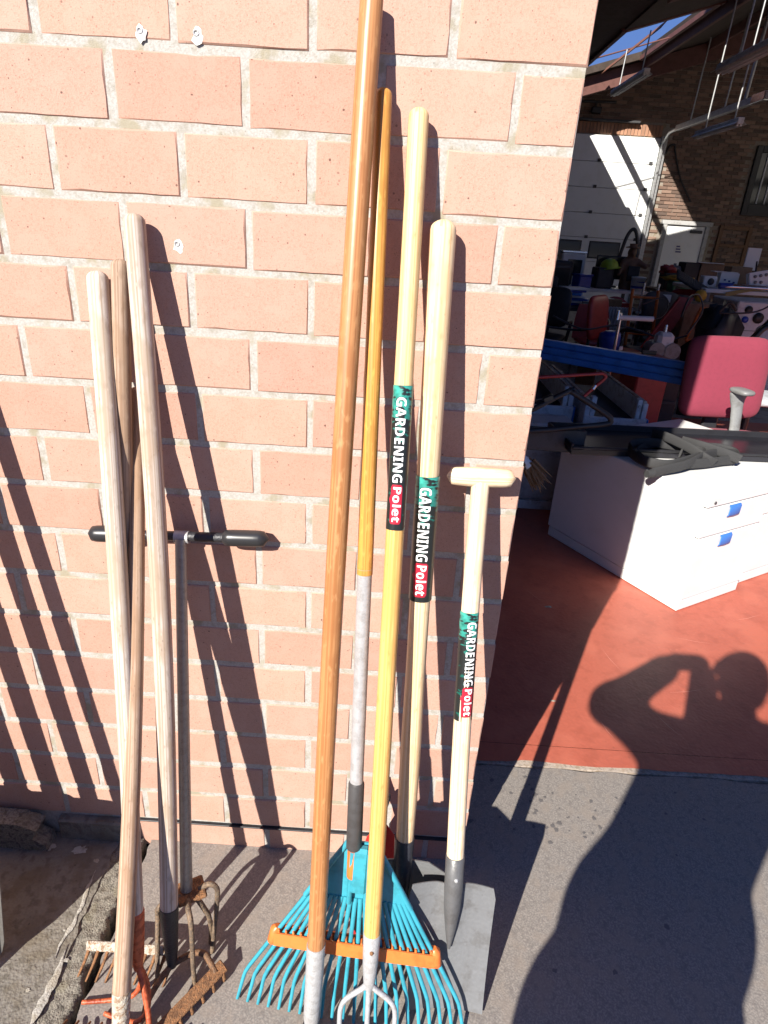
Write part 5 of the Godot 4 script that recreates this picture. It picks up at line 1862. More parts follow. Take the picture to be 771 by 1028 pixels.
func table(label: String, x0: float, x1: float, z0: float, z1: float, y: float, top: Material, leg: Material):
	var t := thing("work_table", label, "table", Vector3((x0 + x1) * 0.5, 0, (z0 + z1) * 0.5), "tables in the hall")
	add_box(t, "table_top", Vector3((x0 + x1) * 0.5, y - 0.02, (z0 + z1) * 0.5), Vector3(x1 - x0, 0.04, abs(z1 - z0)), top)
	for x in [x0 + 0.06, x1 - 0.06]:
		for z in [z0 - 0.06, z1 + 0.06]:
			add_box(t, "leg", Vector3(x, (y - 0.04) * 0.5 + 0.003, z), Vector3(0.045, y - 0.046, 0.045), leg)
	return t

func crumple(st: SurfaceTool, c: Vector3, r: Vector3, sd: int):
	var f := FastNoiseLite.new()
	f.seed = sd
	f.frequency = 1.1
	st.set_smooth_group(0)
	var N := 16
	var ring := []
	for i in 10:
		var ph := -PI / 2 + PI * i / 9.0
		var row := []
		for j in N:
			var th := TAU * j / N
			var d := Vector3(cos(ph) * cos(th), sin(ph), cos(ph) * sin(th))
			row.append(c + d * r * (1.0 + f.get_noise_3dv(d * 1.8) * 0.7))
		ring.append(row)
	for i in 9:
		for j in N:
			quad(st, ring[i][(j + 1) % N], ring[i][j], ring[i + 1][j], ring[i + 1][(j + 1) % N])

func build_hall_far():
	var st: SurfaceTool
	var t: Node3D
	batten_light("short strip light under the roof gap, left of the overhead rail", 3.22, 3.76, -12.0, -10.3, 4.35)
	batten_light("long strip light at the upper right edge of the hall", 3.02, 3.16, -7.1, -5.0, 4.3, 0.075)
	batten_light("small strip light hanging just below the overhead rail", 3.82, 2.86, -9.4, -8.1, 4.5, 0.06)

	# tables carrying the clutter
	table("white-edged table with boxes and a wooden figure on it, deep in the hall", 1.5, 3.25, -8.35, -9.3, 0.82, M.white_steel, M.dark_grey)
	table("low dark table in front of the white-edged table", 1.2, 2.72, -6.8, -7.4, 0.70, M.dark_grey, M.dark_grey)
	table("tall pale counter crowded with small appliances at the right", 3.12, 4.6, -6.35, -7.3, 1.03, M.white_steel, M.mid_grey)
	table("dark table with cloths and crates, left of the tall counter", 3.28, 4.3, -7.6, -8.7, 0.88, M.brown_wood, M.dark_grey)

	# on the white-edged table
	t = block("printer", "black printer at the left end of the white-edged table", "printer", Vector3(1.98, 0.985, -8.75), Vector3(0.40, 0.33, 0.36), M.black_matt, 0.2, 0.03)
	add_box(t, "paper_tray", Vector3(1.98, 0.90, -8.53), Vector3(0.28, 0.03, 0.14), M.dark_grey)
	t = block("small_oven", "white mini oven with a dark door on the white-edged table", "oven", Vector3(2.26, 1.04, -9.05), Vector3(0.36, 0.44, 0.3), M.door_white, 0.0, 0.02)
	add_box(t, "oven_door", Vector3(2.28, 1.06, -8.895), Vector3(0.21, 0.22, 0.012), M.glass_dark)
	add_box(t, "top_rail", Vector3(2.26, 1.275, -9.0), Vector3(0.36, 0.025, 0.2), M.chrome)
	t = block("storage_box", "blue plastic storage box beside the mini oven", "box", Vector3(2.32, 0.90, -8.5), Vector3(0.2, 0.16, 0.2), M.blue, 0.3, 0.012)
	add_box(t, "lid", Vector3(2.32, 0.99, -8.5), Vector3(0.22, 0.02, 0.22), M.blue, 0.3)
	t = block("loudspeaker", "black loudspeaker under the lime helmet", "loudspeaker", Vector3(2.62, 0.96, -8.6), Vector3(0.24, 0.28, 0.24), M.black_matt, 0.1, 0.012)
	add_box(t, "grille", Vector3(2.63, 0.96, -8.478), Vector3(0.19, 0.23, 0.008), M.dark_grey, 0.1)
	t = thing("safety_helmet", "lime green helmet resting on the black loudspeaker", "helmet", Vector3(2.70, 1.10, -8.6))
	st = new_st()
	lathe(st, [Vector2(0.13, 0.0), Vector2(0.125, 0.03), Vector2(0.11, 0.07), Vector2(0.075, 0.105), Vector2(0.03, 0.12), Vector2(0.0, 0.122)], Transform3D(Basis(Vector3.BACK, 0.15), Vector3(2.70, 1.10, -8.6)), 18)
	part(t, "shell", st, M.lime)
	st = new_st()
	lathe(st, [Vector2(0.125, 0.004), Vector2(0.165, -0.006), Vector2(0.165, -0.012), Vector2(0.12, -0.004)], Transform3D(Basis(Vector3.BACK, 0.15), Vector3(2.70, 1.10, -8.6)), 18)
	part(t, "brim", st, M.lime)
	# carved figure with hat and apron
	t = thing("carved_figure", "brown carved wooden figure wearing a hat, standing on the white-edged table", "figure", Vector3(3.0, 0.82, -8.65))
	st = new_st()
	nets(st, [[Vector3(3.0, 0.86, -8.65), Vector3(3.0, 1.12, -8.65), 0.10, 0.10], [Vector3(2.96, 1.18, -8.65), Vector3(3.06, 1.18, -8.65), 0.075, 0.075], [Vector3(2.995, 1.31, -8.63), Vector3(3.0, 1.34, -8.63), 0.062, 0.058], [Vector3(2.90, 1.18, -8.62), Vector3(2.84, 1.03, -8.56), 0.045, 0.035], [Vector3(3.11, 1.19, -8.62), Vector3(3.19, 1.14, -8.54), 0.045, 0.035], [Vector3(2.985, 1.31, -8.57), Vector3(2.985, 1.30, -8.545), 0.025, 0.02]], 0.022, 0.02)
	part(t, "body", st, M.carving)
	st = new_st()
	lathe(st, [Vector2(0.055, 0.045), Vector2(0.05, 0.012), Vector2(0.10, 0.0), Vector2(0.10, -0.012), Vector2(0.05, -0.006)], Transform3D(Basis.IDENTITY, Vector3(2.995, 1.385, -8.63)), 16)
	lathe(st, [Vector2(0.0, 0.05), Vector2(0.055, 0.045)], Transform3D(Basis.IDENTITY, Vector3(2.995, 1.385, -8.63)), 16)
	part(t, "hat", st, M.carving)
	add_box(t, "apron", Vector3(3.04, 1.04, -8.545), Vector3(0.17, 0.20, 0.02), M.black_matt, 0.0, 0.008)
	t = thing("vacuum_hose", "black ribbed hose arching up behind the carved figure", "hose", Vector3(3.0, 0.82, -9.0))
	bar(t, "hose", [Vector3(2.90, 0.83, -9.0), Vector3(2.93, 1.15, -9.0), Vector3(2.99, 1.50, -9.0), Vector3(3.06, 1.62, -9.0), Vector3(3.13, 1.55, -9.0), Vector3(3.19, 1.30, -9.0), Vector3(3.20, 0.9, -8.98)], 0.026, 0.026, M.black_plastic, 10)
	bar(t, "nozzle", [Vector3(3.20, 0.98, -8.98), Vector3(3.20, 0.83, -8.98)], 0.032, 0.036, M.dark_grey, 10)
	t = thing("paint_tub", "white tub with blue print beside the carved figure", "tub", Vector3(2.98, 0.82, -8.42))
	st = new_st()
	lathe(st, [Vector2(0, 0), Vector2(0.085, 0.0), Vector2(0.098, 0.17), Vector2(0.103, 0.17), Vector2(0.103, 0.19), Vector2(0, 0.192)], Transform3D(Basis.IDENTITY, Vector3(3.09, 0.82, -8.42)), 18)
	part(t, "tub", st, M.door_white)
	for k in 2:
		st = new_st()
		lathe(st, [Vector2(0.0905, 0.04 + 0.06 * k), Vector2(0.0945, 0.07 + 0.06 * k)], Transform3D(Basis.IDENTITY, Vector3(3.0905, 0.82, -8.419)), 18)
		part(t, "print_band", st, M.blue)

	# on the low dark table and under it
	t = thing("magazine_pile", "slipping pile of blue and white packets on the low dark table", "packets", Vector3(1.85, 0.70, -7.1))
	for k in 7:
		add_box(t, "packet", Vector3(1.82 + rng.randf_range(-0.06, 0.08), 0.718 + k * 0.030, -7.1 + rng.randf_range(-0.05, 0.05)), Vector3(0.30, 0.026, 0.21), [M.blue, M.door_white, M.blue, M.paper, M.blue_beam, M.blue, M.paper][k], rng.randf_range(-0.5, 0.5))
	t = block("black_case", "black equipment case behind the packets on the low table", "case", Vector3(1.5, 0.86, -7.15), Vector3(0.26, 0.32, 0.3), M.black_matt, 0.1, 0.015)
	add_box(t, "latch", Vector3(1.52, 0.90, -6.99), Vector3(0.05, 0.04, 0.015), M.chrome, 0.1)
	t = thing("round_stool", "red round-topped stool between the two tables", "stool", Vector3(2.62, 0, -7.75))
	st = new_st()
	lathe(st, [Vector2(0, 0.02), Vector2(0.15, 0.02), Vector2(0.165, 0.04), Vector2(0.15, 0.08), Vector2(0, 0.085)], Transform3D(Basis(Vector3.RIGHT, 0.75), Vector3(2.62, 0.62, -7.75)), 22)
	part(t, "seat", st, M.maroon)
	for k in 4:
		var a := TAU * k / 4.0 + 0.5
		bar(t, "leg", [Vector3(2.62, 0.62, -7.75) + Vector3(cos(a), 0, sin(a)) * 0.10, Vector3(2.62, 0.008, -7.75) + Vector3(cos(a), 0, sin(a)) * 0.19], 0.012, 0.012, M.chrome, 8)
	t = thing("plastic_chair", "red moulded chair under the low dark table", "chair", Vector3(1.92, 0, -6.2))
	st = new_st()
	var rows := []
	for k in 9:
		var f := k / 8.0
		var row := []
		for c in 7:
			var s := (c / 6.0 - 0.5) * 0.42 * (1.0 - 0.25 * f * f)
			row.append(Vector3(1.92 + s, 0.43 + 0.36 * f, -6.25 - 0.10 * f + s * s * 0.5))
		rows.append(row)
	sheet(st, rows, 0.012, Vector3(0, 0, 1))
	part(t, "backrest", st, M.red_paint)
	st = new_st()
	cushion(st, Vector3(1.92, 0.43, -6.02), Basis(Vector3.RIGHT, -PI / 2), 0.42, 0.44, 0.05, 5.0)
	part(t, "seat", st, M.red_paint)
	for s in [-1.0, 1.0]:
		for z in [-5.85, -6.2]: bar(t, "leg", [Vector3(1.92 + s * 0.16, 0.41, z), Vector3(1.92 + s * 0.19, 0.008, z)], 0.012, 0.012, M.chrome, 8)
	t = thing("radiator", "grey ribbed radiator panel leaning behind the red chair", "radiator", Vector3(2.25, 0, -6.5))
	for k in 12:
		add_box(t, "fin", Vector3(2.05 + k * 0.034, 0.40, -6.55), Vector3(0.024, 0.72, 0.05), M.pale_steel, 0.0, 0.006)
	add_box(t, "backing", Vector3(2.237, 0.40, -6.60), Vector3(0.42, 0.70, 0.03), M.grey_steel)
	bar(t, "cable", [Vector3(1.2, 0.62, -5.6), Vector3(1.6, 0.60, -5.6), Vector3(1.9, 0.66, -5.6), Vector3(2.05, 0.70, -6.4)], 0.012, 0.012, M.black_plastic, 6)

	# things right behind the beam
	t = thing("plastic_bucket", "blue plastic bucket turned upside down behind the blue beam", "bucket", Vector3(1.575, 0.50, -4.5))
	st = new_st()
	lathe(st, [Vector2(0.075, 0.0), Vector2(0.085, 0.14), Vector2(0.092, 0.20), Vector2(0.085, 0.235), Vector2(0.05, 0.25), Vector2(0, 0.252)], Transform3D(Basis(Vector3.BACK, 0.12), Vector3(1.595, 0.50, -4.5)), 20)
	part(t, "bucket_body", st, M.blue)
	add_box(t, "sticker", Vector3(1.66, 0.62, -4.425), Vector3(0.05, 0.035, 0.008), M.paper, 0.6)
	block("wooden_crate", "brown wooden crate carrying the upturned blue bucket", "crate", Vector3(1.62, 0.252, -4.5), Vector3(0.42, 0.494, 0.40), M.brown_wood, 0.1, 0.01)
	t = thing("tube_lamp_stand", "chrome stand with a white horizontal tube behind the beam", "lamp stand", Vector3(1.52, 0, -4.15))
	bar(t, "post", [Vector3(1.53, 0.01, -4.2), Vector3(1.53, 0.5, -4.2), Vector3(1.525, 0.93, -4.2)], 0.014, 0.012, M.chrome, 10)
	bar(t, "cross_tube", [Vector3(1.51, 0.895, -4.2), Vector3(1.79, 0.90, -4.2)], 0.020, 0.020, M.door_white, 12)
	bar(t, "clamp", [Vector3(1.50, 0.88, -4.19), Vector3(1.50, 0.95, -4.19)], 0.018, 0.012, M.chrome, 8)
	st = new_st()
	lathe(st, [Vector2(0, 0), Vector2(0.16, 0), Vector2(0.16, 0.02), Vector2(0.02, 0.04)], Transform3D(Basis.IDENTITY, Vector3(1.53, 0.006, -4.2)), 18)
	part(t, "foot", st, M.dark_grey)
	bar(t, "cable", [Vector3(1.79, 0.90, -4.2), Vector3(1.86, 0.93, -4.2), Vector3(1.90, 1.02, -4.25), Vector3(1.86, 1.06, -4.3), Vector3(1.72, 1.00, -4.3)], 0.006, 0.006, M.black_plastic, 6)
	t = block("toolbox", "red metal toolbox under the chrome bench grinder", "toolbox", Vector3(1.72, 0.33, -3.95), Vector3(0.26, 0.65, 0.28), M.red_paint, 0.15, 0.012)
	add_box(t, "handle", Vector3(1.72, 0.675, -3.95), Vector3(0.12, 0.03, 0.025), M.black_plastic, 0.15)
	t = thing("bench_grinder", "bare metal bench grinder with two drums behind the beam", "grinder", Vector3(2.05, 0.51, -4.5))
	for x in [1.97, 2.10]:
		st = new_st()
		tube(st, [Vector3(x, 0.62, -4.58), Vector3(x, 0.62, -4.42)], [0.07, 0.07], 16)
		part(t, "drum", st, M.mid_grey)
	add_box(t, "motor", Vector3(2.035, 0.70, -4.5), Vector3(0.14, 0.14, 0.14), M.pale_steel, 0.0, 0.03)
	add_box(t, "base", Vector3(2.035, 0.535, -4.5), Vector3(0.28, 0.05, 0.18), M.dark_grey)
	bar(t, "spindle", [Vector3(2.03, 0.74, -4.5), Vector3(2.03, 0.83, -4.5)], 0.02, 0.012, M.chrome, 10)
	t = block("machine_stand", "black stand carrying the bench grinder", "stand", Vector3(2.04, 0.256, -4.5), Vector3(0.34, 0.504, 0.3), M.black_matt, 0.0, 0.01)
	add_box(t, "shelf", Vector3(2.04, 0.20, -4.335), Vector3(0.30, 0.03, 0.02), M.dark_grey)

	# slanting dark red board, orange frame, bag
	t = thing("red_board", "dark red board slanting up behind the orange frame", "board", Vector3(2.40, 0.4, -5.3))
	st = new_st()
	plate(st, [Vector2(2.16, 0.50), Vector2(2.34, 0.50), Vector2(2.56, 1.0), Vector2(2.42, 1.0)], 0.02, Transform3D(Basis.IDENTITY, Vector3(0, 0, -5.32)))
	part(t, "board", st, M.dark_red)
	bar(t, "edge_strip", [Vector3(2.16, 0.51, -5.30), Vector3(2.42, 0.99, -5.30)], 0.012, 0.012, M.red_paint, 6)
	block("steel_chest", "low black chest the dark red board stands on", "chest", Vector3(2.3, 0.25, -5.35), Vector3(0.5, 0.49, 0.3), M.black_matt, 0.0, 0.01)
	t = thing("orange_frame", "orange tubular frame with a yellow strap, left of the black bag", "frame", Vector3(2.65, 0, -5.2))
	for c in [[Vector3(2.53, 0.01, -5.2), Vector3(2.55, 0.62, -5.2)], [Vector3(2.70, 0.01, -5.2), Vector3(2.70, 0.92, -5.2)], [Vector3(2.53, 0.62, -5.2), Vector3(2.82, 0.625, -5.2)], [Vector3(2.59, 0.92, -5.2), Vector3(2.78, 0.915, -5.2)], [Vector3(2.80, 0.01, -5.2), Vector3(2.78, 0.915, -5.2)], [Vector3(2.53, 0.62, -5.2), Vector3(2.60, 0.92, -5.2)]]:
		bar(t, "tube", c, 0.014, 0.014, M.orange, 8)
	bar(t, "strap", [Vector3(2.60, 0.88, -5.18), Vector3(2.68, 0.80, -5.18), Vector3(2.60, 0.74, -5.18), Vector3(2.68, 0.68, -5.18), Vector3(2.62, 0.64, -5.18)], 0.018, 0.018, M.yellow, 6, 0.3)
	t = thing("black_bag", "large black bag slumped behind the maroon chair", "bag", Vector3(2.55, 0, -4.7))
	st = new_st()
	crumple(st, Vector3(2.58, 0.48, -4.75), Vector3(0.20, 0.53, 0.16), 3)
	part(t, "sack", st, M.black_matt)
	bar(t, "handle", [Vector3(2.50, 0.95, -4.62), Vector3(2.56, 1.03, -4.6), Vector3(2.64, 0.97, -4.62)], 0.012, 0.012, M.webbing, 6)
	t = thing("yellow_ball", "small yellow ball beside the black bag's top", "ball", Vector3(2.68, 0.92, -5.5))
	st = new_st()
	lathe(st, [Vector2(0, -0.06), Vector2(0.035, -0.05), Vector2(0.055, -0.02), Vector2(0.058, 0.01), Vector2(0.04, 0.045), Vector2(0, 0.06)], Transform3D(Basis.IDENTITY, Vector3(2.70, 1.01, -5.5)), 16)
	part(t, "ball", st, M.yellow)
	block("plywood_box", "dull plywood box holding the yellow ball", "box", Vector3(2.72, 0.475, -5.55), Vector3(0.36, 0.94, 0.3), M.card_brown, 0.0, 0.008)

	# white appliance and second chair at the right edge
	t = block("washing_machine", "white appliance with dark dials at the right edge of the hall", "appliance", Vector3(3.26, 0.505, -5.5), Vector3(0.62, 1.0, 0.55), M.grey_steel, 0.0, 0.012)
	for p in [[3.06, 0.93, 0.035], [3.17, 0.86, 0.05], [3.05, 0.84, 0.03], [3.34, 0.90, 0.03]]:
		st = new_st()
		lathe(st, [Vector2(0, 0.02), Vector2(p[2], 0.018), Vector2(p[2], 0.0)], Transform3D(Basis(Vector3.RIGHT, PI / 2), Vector3(p[0], p[1], -5.226)), 14)
		part(t, "dial", st, M.black_matt if p[2] > 0.031 else M.blue)
	add_box(t, "seam", Vector3(3.26, 0.74, -5.223), Vector3(0.60, 0.008, 0.004), M.mid_grey, 0.0, 0.0)
	t = thing("office_chair", "grey-blue office chair with black frame at the right edge", "chair", Vector3(2.30, 0.004, -3.35))
	st = new_st()
	cushion(st, Vector3(2.36, 0.88, -3.30), Basis(Vector3.RIGHT, -0.15), 0.44, 0.26, 0.06, 6.0)
	part(t, "backrest", st, M.grey_steel)
	bar(t, "frame", [Vector3(1.98, 0.76, -3.26), Vector3(2.08, 0.87, -3.27), Vector3(2.18, 1.00, -3.28), Vector3(2.26, 1.09, -3.30), Vector3(2.36, 1.11, -3.30), Vector3(2.55, 1.09, -3.30)], 0.020, 0.018, M.black_plastic, 10)
	bar(t, "frame", [Vector3(2.10, 0.88, -3.255), Vector3(2.16, 0.985, -3.25), Vector3(2.24, 1.00, -3.25), Vector3(2.55, 1.005, -3.25)], 0.018, 0.018, M.black_plastic, 10)
	st = new_st()
	cushion(st, Vector3(2.36, 0.47, -3.55), Basis(Vector3.RIGHT, -PI / 2), 0.46, 0.46, 0.08, 6.0)
	part(t, "seat", st, M.grey_steel)
	bar(t, "column", [Vector3(2.36, 0.05, -3.5), Vector3(2.36, 0.44, -3.5)], 0.03, 0.025, M.black_plastic, 10)
	for k in 5:
		var a := TAU * k / 5.0
		bar(t, "foot", [Vector3(2.36, 0.08, -3.5), Vector3(2.36, 0.03, -3.5) + Vector3(cos(a), 0, sin(a)) * 0.27], 0.022, 0.018, M.black_plastic, 8)

	# on the tall counter
	t = block("small_radio", "small white radio with a round dial on the tall counter", "radio", Vector3(3.235, 1.095, -6.6), Vector3(0.16, 0.115, 0.1), M.door_white, 0.1, 0.01)
	st = new_st()
	lathe(st, [Vector2(0, 0.012), Vector2(0.035, 0.012), Vector2(0.038, 0.0)], Transform3D(Basis(Vector3.RIGHT, PI / 2), Vector3(3.245, 1.095, -6.549)), 14)
	part(t, "dial", st, M.dark_grey)
	t = block("white_carton", "white carton with small dark marks on the tall counter", "carton", Vector3(3.49, 1.115, -6.7), Vector3(0.20, 0.16, 0.16), M.door_white, -0.15, 0.005)
	add_box(t, "flap", Vector3(3.44, 1.20, -6.70), Vector3(0.26, 0.008, 0.14), M.paper, -0.1, 0.0)
	for k in 3: add_box(t, "print_mark", Vector3(3.43 + k * 0.05, 1.12 - 0.012 * k, -6.618 + k * 0.006), Vector3(0.022, 0.018, 0.004), M.ink, -0.15, 0.0)
	block("cardboard_box", "plain brown cardboard box behind the white carton", "box", Vector3(3.76, 1.145, -7.05), Vector3(0.26, 0.225, 0.16), M.card_brown, 0.1, 0.004)
	t = thing("control_panel", "white panel with dark knobs tilted at the right edge", "panel", Vector3(3.78, 1.03, -6.45))
	var tb := Basis(Vector3.BACK, 0.22) * Basis(Vector3.RIGHT, -0.2)
	st = new_st()
	box(st, Vector3(3.80, 1.15, -6.48), Vector3(0.36, 0.20, 0.08), 0.006, tb)
	part(t, "case", st, M.door_white)
	for p in [[-0.12, 0.05], [-0.06, 0.05], [0.0, 0.05], [-0.12, -0.01], [-0.06, -0.02], [-0.11, -0.07]]:
		st = new_st()
		lathe(st, [Vector2(0, 0.014), Vector2(0.016, 0.014), Vector2(0.018, 0.0)], Transform3D(tb * Basis(Vector3.RIGHT, PI / 2), Vector3(3.80, 1.15, -6.48) + tb * Vector3(p[0], p[1], 0.041)), 12)
		part(t, "knob", st, M.mid_grey if p[1] > -0.05 else M.black_matt)
	t = thing("foil_roll", "silver and blue foil roll lying along the counter's front edge", "roll", Vector3(3.7, 1.03, -6.40))
	bar(t, "roll", [Vector3(3.30, 1.062, -6.40), Vector3(3.60, 1.066, -6.39), Vector3(4.2, 1.062, -6.42)], 0.030, 0.030, M.chrome, 12)
	bar(t, "blue_wrap", [Vector3(3.28, 1.066, -6.40), Vector3(3.42, 1.068, -6.398)], 0.033, 0.033, M.blue, 12)
	t = thing("copper_sheet", "curled gold-coloured sheet hanging over the counter edge", "sheet", Vector3(3.5, 1.03, -6.34))
	st = new_st()
	rows = []
	for k in 5:
		var f := k / 4.0
		var row := []
		for c in 9:
			var g := c / 8.0
			row.append(Vector3(3.34 + 0.50 * g, 1.005 + 0.05 * sin(g * 2.6) - 0.05 * f * (1.0 - g), -6.335 + 0.02 * f))
		rows.append(row)
	sheet(st, rows, 0.003, Vector3(0, 0.3, 1))
	part(t, "sheet", st, M.gold)
	t = block("white_monitor", "bright white upright panel behind the tall counter", "panel", Vector3(4.12, 1.34, -7.5), Vector3(0.17, 0.26, 0.02), M.paper, 0.0, 0.002)
	add_box(t, "stand", Vector3(4.12, 1.12, -7.52), Vector3(0.05, 0.2, 0.02), M.dark_grey)
	add_box(t, "foot", Vector3(4.12, 1.02, -7.52), Vector3(0.14, 0.02, 0.1), M.dark_grey)
	t = thing("pole", "thin dark pole leaning at the counter in front of the white panel", "pole", Vector3(3.85, 1.03, -6.7))
	bar(t, "rod", [Vector3(3.90, 1.035, -6.85), Vector3(3.80, 1.33, -6.75)], 0.012, 0.01, M.black_matt, 8)
	t = thing("dark_keyboard", "black keyboard tilted against the counter's left end", "keyboard", Vector3(3.02, 0.9, -6.5))
	st = new_st()
	box(st, Vector3(3.02, 1.07, -6.5), Vector3(0.42, 0.03, 0.16), 0.006, Basis(Vector3.BACK, -0.42) * Basis(Vector3.RIGHT, 0.6))
	part(t, "case", st, M.black_matt)
	for r in 4:
		for k in 12:
			st = new_st()
			var kb := Basis(Vector3.BACK, -0.42) * Basis(Vector3.RIGHT, 0.6)
			box(st, Vector3(3.02, 1.07, -6.5) + kb * Vector3(-0.18 + k * 0.0325, 0.018, -0.05 + r * 0.033), Vector3(0.026, 0.008, 0.027), 0.002, kb)
			part(t, "key", st, M.dark_grey)
	block("grey_locker", "dark grey locker beside the counter's left end", "locker", Vector3(2.98, 0.465, -6.6), Vector3(0.24, 0.92, 0.3), M.dark_grey, 0.0, 0.008)

	# on the dark table with cloths
	t = block("black_crate", "black crate at the left end of the cloth table", "crate", Vector3(3.42, 0.985, -8.2), Vector3(0.19, 0.2, 0.25), M.black_matt, 0.0, 0.008)
	add_box(t, "rim", Vector3(3.42, 1.09, -8.2), Vector3(0.21, 0.02, 0.27), M.dark_grey)
	t = thing("red_cloth", "crumpled red cloth lying on the black crate", "cloth", Vector3(3.4, 1.1, -8.2))
	st = new_st()
	crumple(st, Vector3(3.37, 1.14, -8.15), Vector3(0.11, 0.06, 0.09), 5)
	part(t, "cloth", st, M.red_paint)
	t = thing("yellow_cloth", "crumpled yellow cloth spread over the green crate", "cloth", Vector3(3.4, 1.05, -7.75))
	st = new_st()
	crumple(st, Vector3(3.40, 1.045, -7.8), Vector3(0.19, 0.045, 0.10), 8)
	part(t, "cloth", st, M.yellow)
	t = block("green_crate", "green plastic crate under the yellow cloth", "crate", Vector3(3.42, 0.95, -7.78), Vector3(0.26, 0.135, 0.2), M.green, 0.05, 0.008)
	add_box(t, "rim", Vector3(3.42, 1.012, -7.78), Vector3(0.28, 0.018, 0.22), M.green, 0.05)
	t = thing("saucepan", "grey lidded saucepan behind the red cloth", "saucepan", Vector3(3.60, 0.88, -8.4))
	st = new_st()
	lathe(st, [Vector2(0, 0), Vector2(0.10, 0), Vector2(0.105, 0.26), Vector2(0.112, 0.27), Vector2(0.08, 0.30), Vector2(0.02, 0.31), Vector2(0.02, 0.335), Vector2(0, 0.335)], Transform3D(Basis.IDENTITY, Vector3(3.56, 0.88, -8.45)), 18)
	part(t, "pan", st, M.mid_grey)
	t = block("black_box", "black box behind the cloths, below the side door", "box", Vector3(3.74, 1.06, -8.4), Vector3(0.22, 0.36, 0.2), M.black_matt, 0.1, 0.008)
	add_box(t, "paper_slip", Vector3(3.66, 1.245, -8.36), Vector3(0.10, 0.006, 0.05), M.paper, 0.2, 0.0)
	t = block("cardboard_box", "tall brown cardboard box at the right end of the cloth table", "box", Vector3(4.02, 1.06, -8.4), Vector3(0.30, 0.36, 0.25), M.card_brown, -0.1, 0.004)
	add_box(t, "flap", Vector3(3.98, 1.25, -8.32), Vector3(0.34, 0.008, 0.12), M.paper, -0.1, 0.0)

func swivel_chair(label: String, at: Vector3, turn: float, m: Material):
	var t := thing("swivel_chair", label, "chair", at, "swivel chairs among the clutter")
	var bs := Basis(Vector3.UP, turn)
	var P := func(x: float, y: float, z: float): return at + bs * Vector3(x, y, z)
	var st := new_st()
	cushion(st, P.call(0, 0.46, 0), bs * Basis(Vector3.RIGHT, -PI / 2), 0.46, 0.44, 0.08, 6.0)
	part(t, "seat", st, m)
	st = new_st()
	cushion(st, P.call(0, 0.76, -0.22), bs * Basis(Vector3.RIGHT, -0.12), 0.43, 0.42, 0.08, 5.0)
	part(t, "backrest", st, m)
	bar(t, "back_bar", [P.call(0, 0.44, -0.1), P.call(0, 0.46, -0.26), P.call(0, 0.70, -0.26)], 0.018, 0.016, M.black_plastic, 8)
	bar(t, "column", [P.call(0, 0.06, 0), P.call(0, 0.43, 0)], 0.028, 0.024, M.chrome, 10)
	for k in 5:
		var a := TAU * k / 5.0
		bar(t, "foot", [P.call(0, 0.09, 0), P.call(cos(a) * 0.27, 0.03, sin(a) * 0.27)], 0.02, 0.016, M.black_plastic, 8)
	for s in [-1.0, 1.0]:
		bar(t, "armrest", [P.call(s * 0.25, 0.44, -0.05), P.call(s * 0.27, 0.62, -0.05), P.call(s * 0.27, 0.65, 0.0), P.call(s * 0.27, 0.65, 0.16)], 0.018, 0.020, M.black_plastic, 8)

func monitor(label: String, at: Vector3, turn: float):
	var t := thing("computer_monitor", label, "monitor", at, "old monitors in the hall")
	var bs := Basis(Vector3.UP, turn)
	var st := new_st()
	box(st, at + bs * Vector3(0, 0.27, 0), Vector3(0.46, 0.32, 0.045), 0.01, bs)
	part(t, "housing", st, M.black_matt)
	st = new_st()
	box(st, at + bs * Vector3(0, 0.275, 0.024), Vector3(0.42, 0.27, 0.006), 0.0, bs)
	part(t, "screen", st, M.glass_dark)
	st = new_st()
	box(st, at + bs * Vector3(0, 0.07, -0.02), Vector3(0.06, 0.13, 0.03), 0.004, bs)
	box(st, at + bs * Vector3(0, 0.01, 0), Vector3(0.22, 0.02, 0.16), 0.004, bs)
	part(t, "stand", st, M.dark_grey)

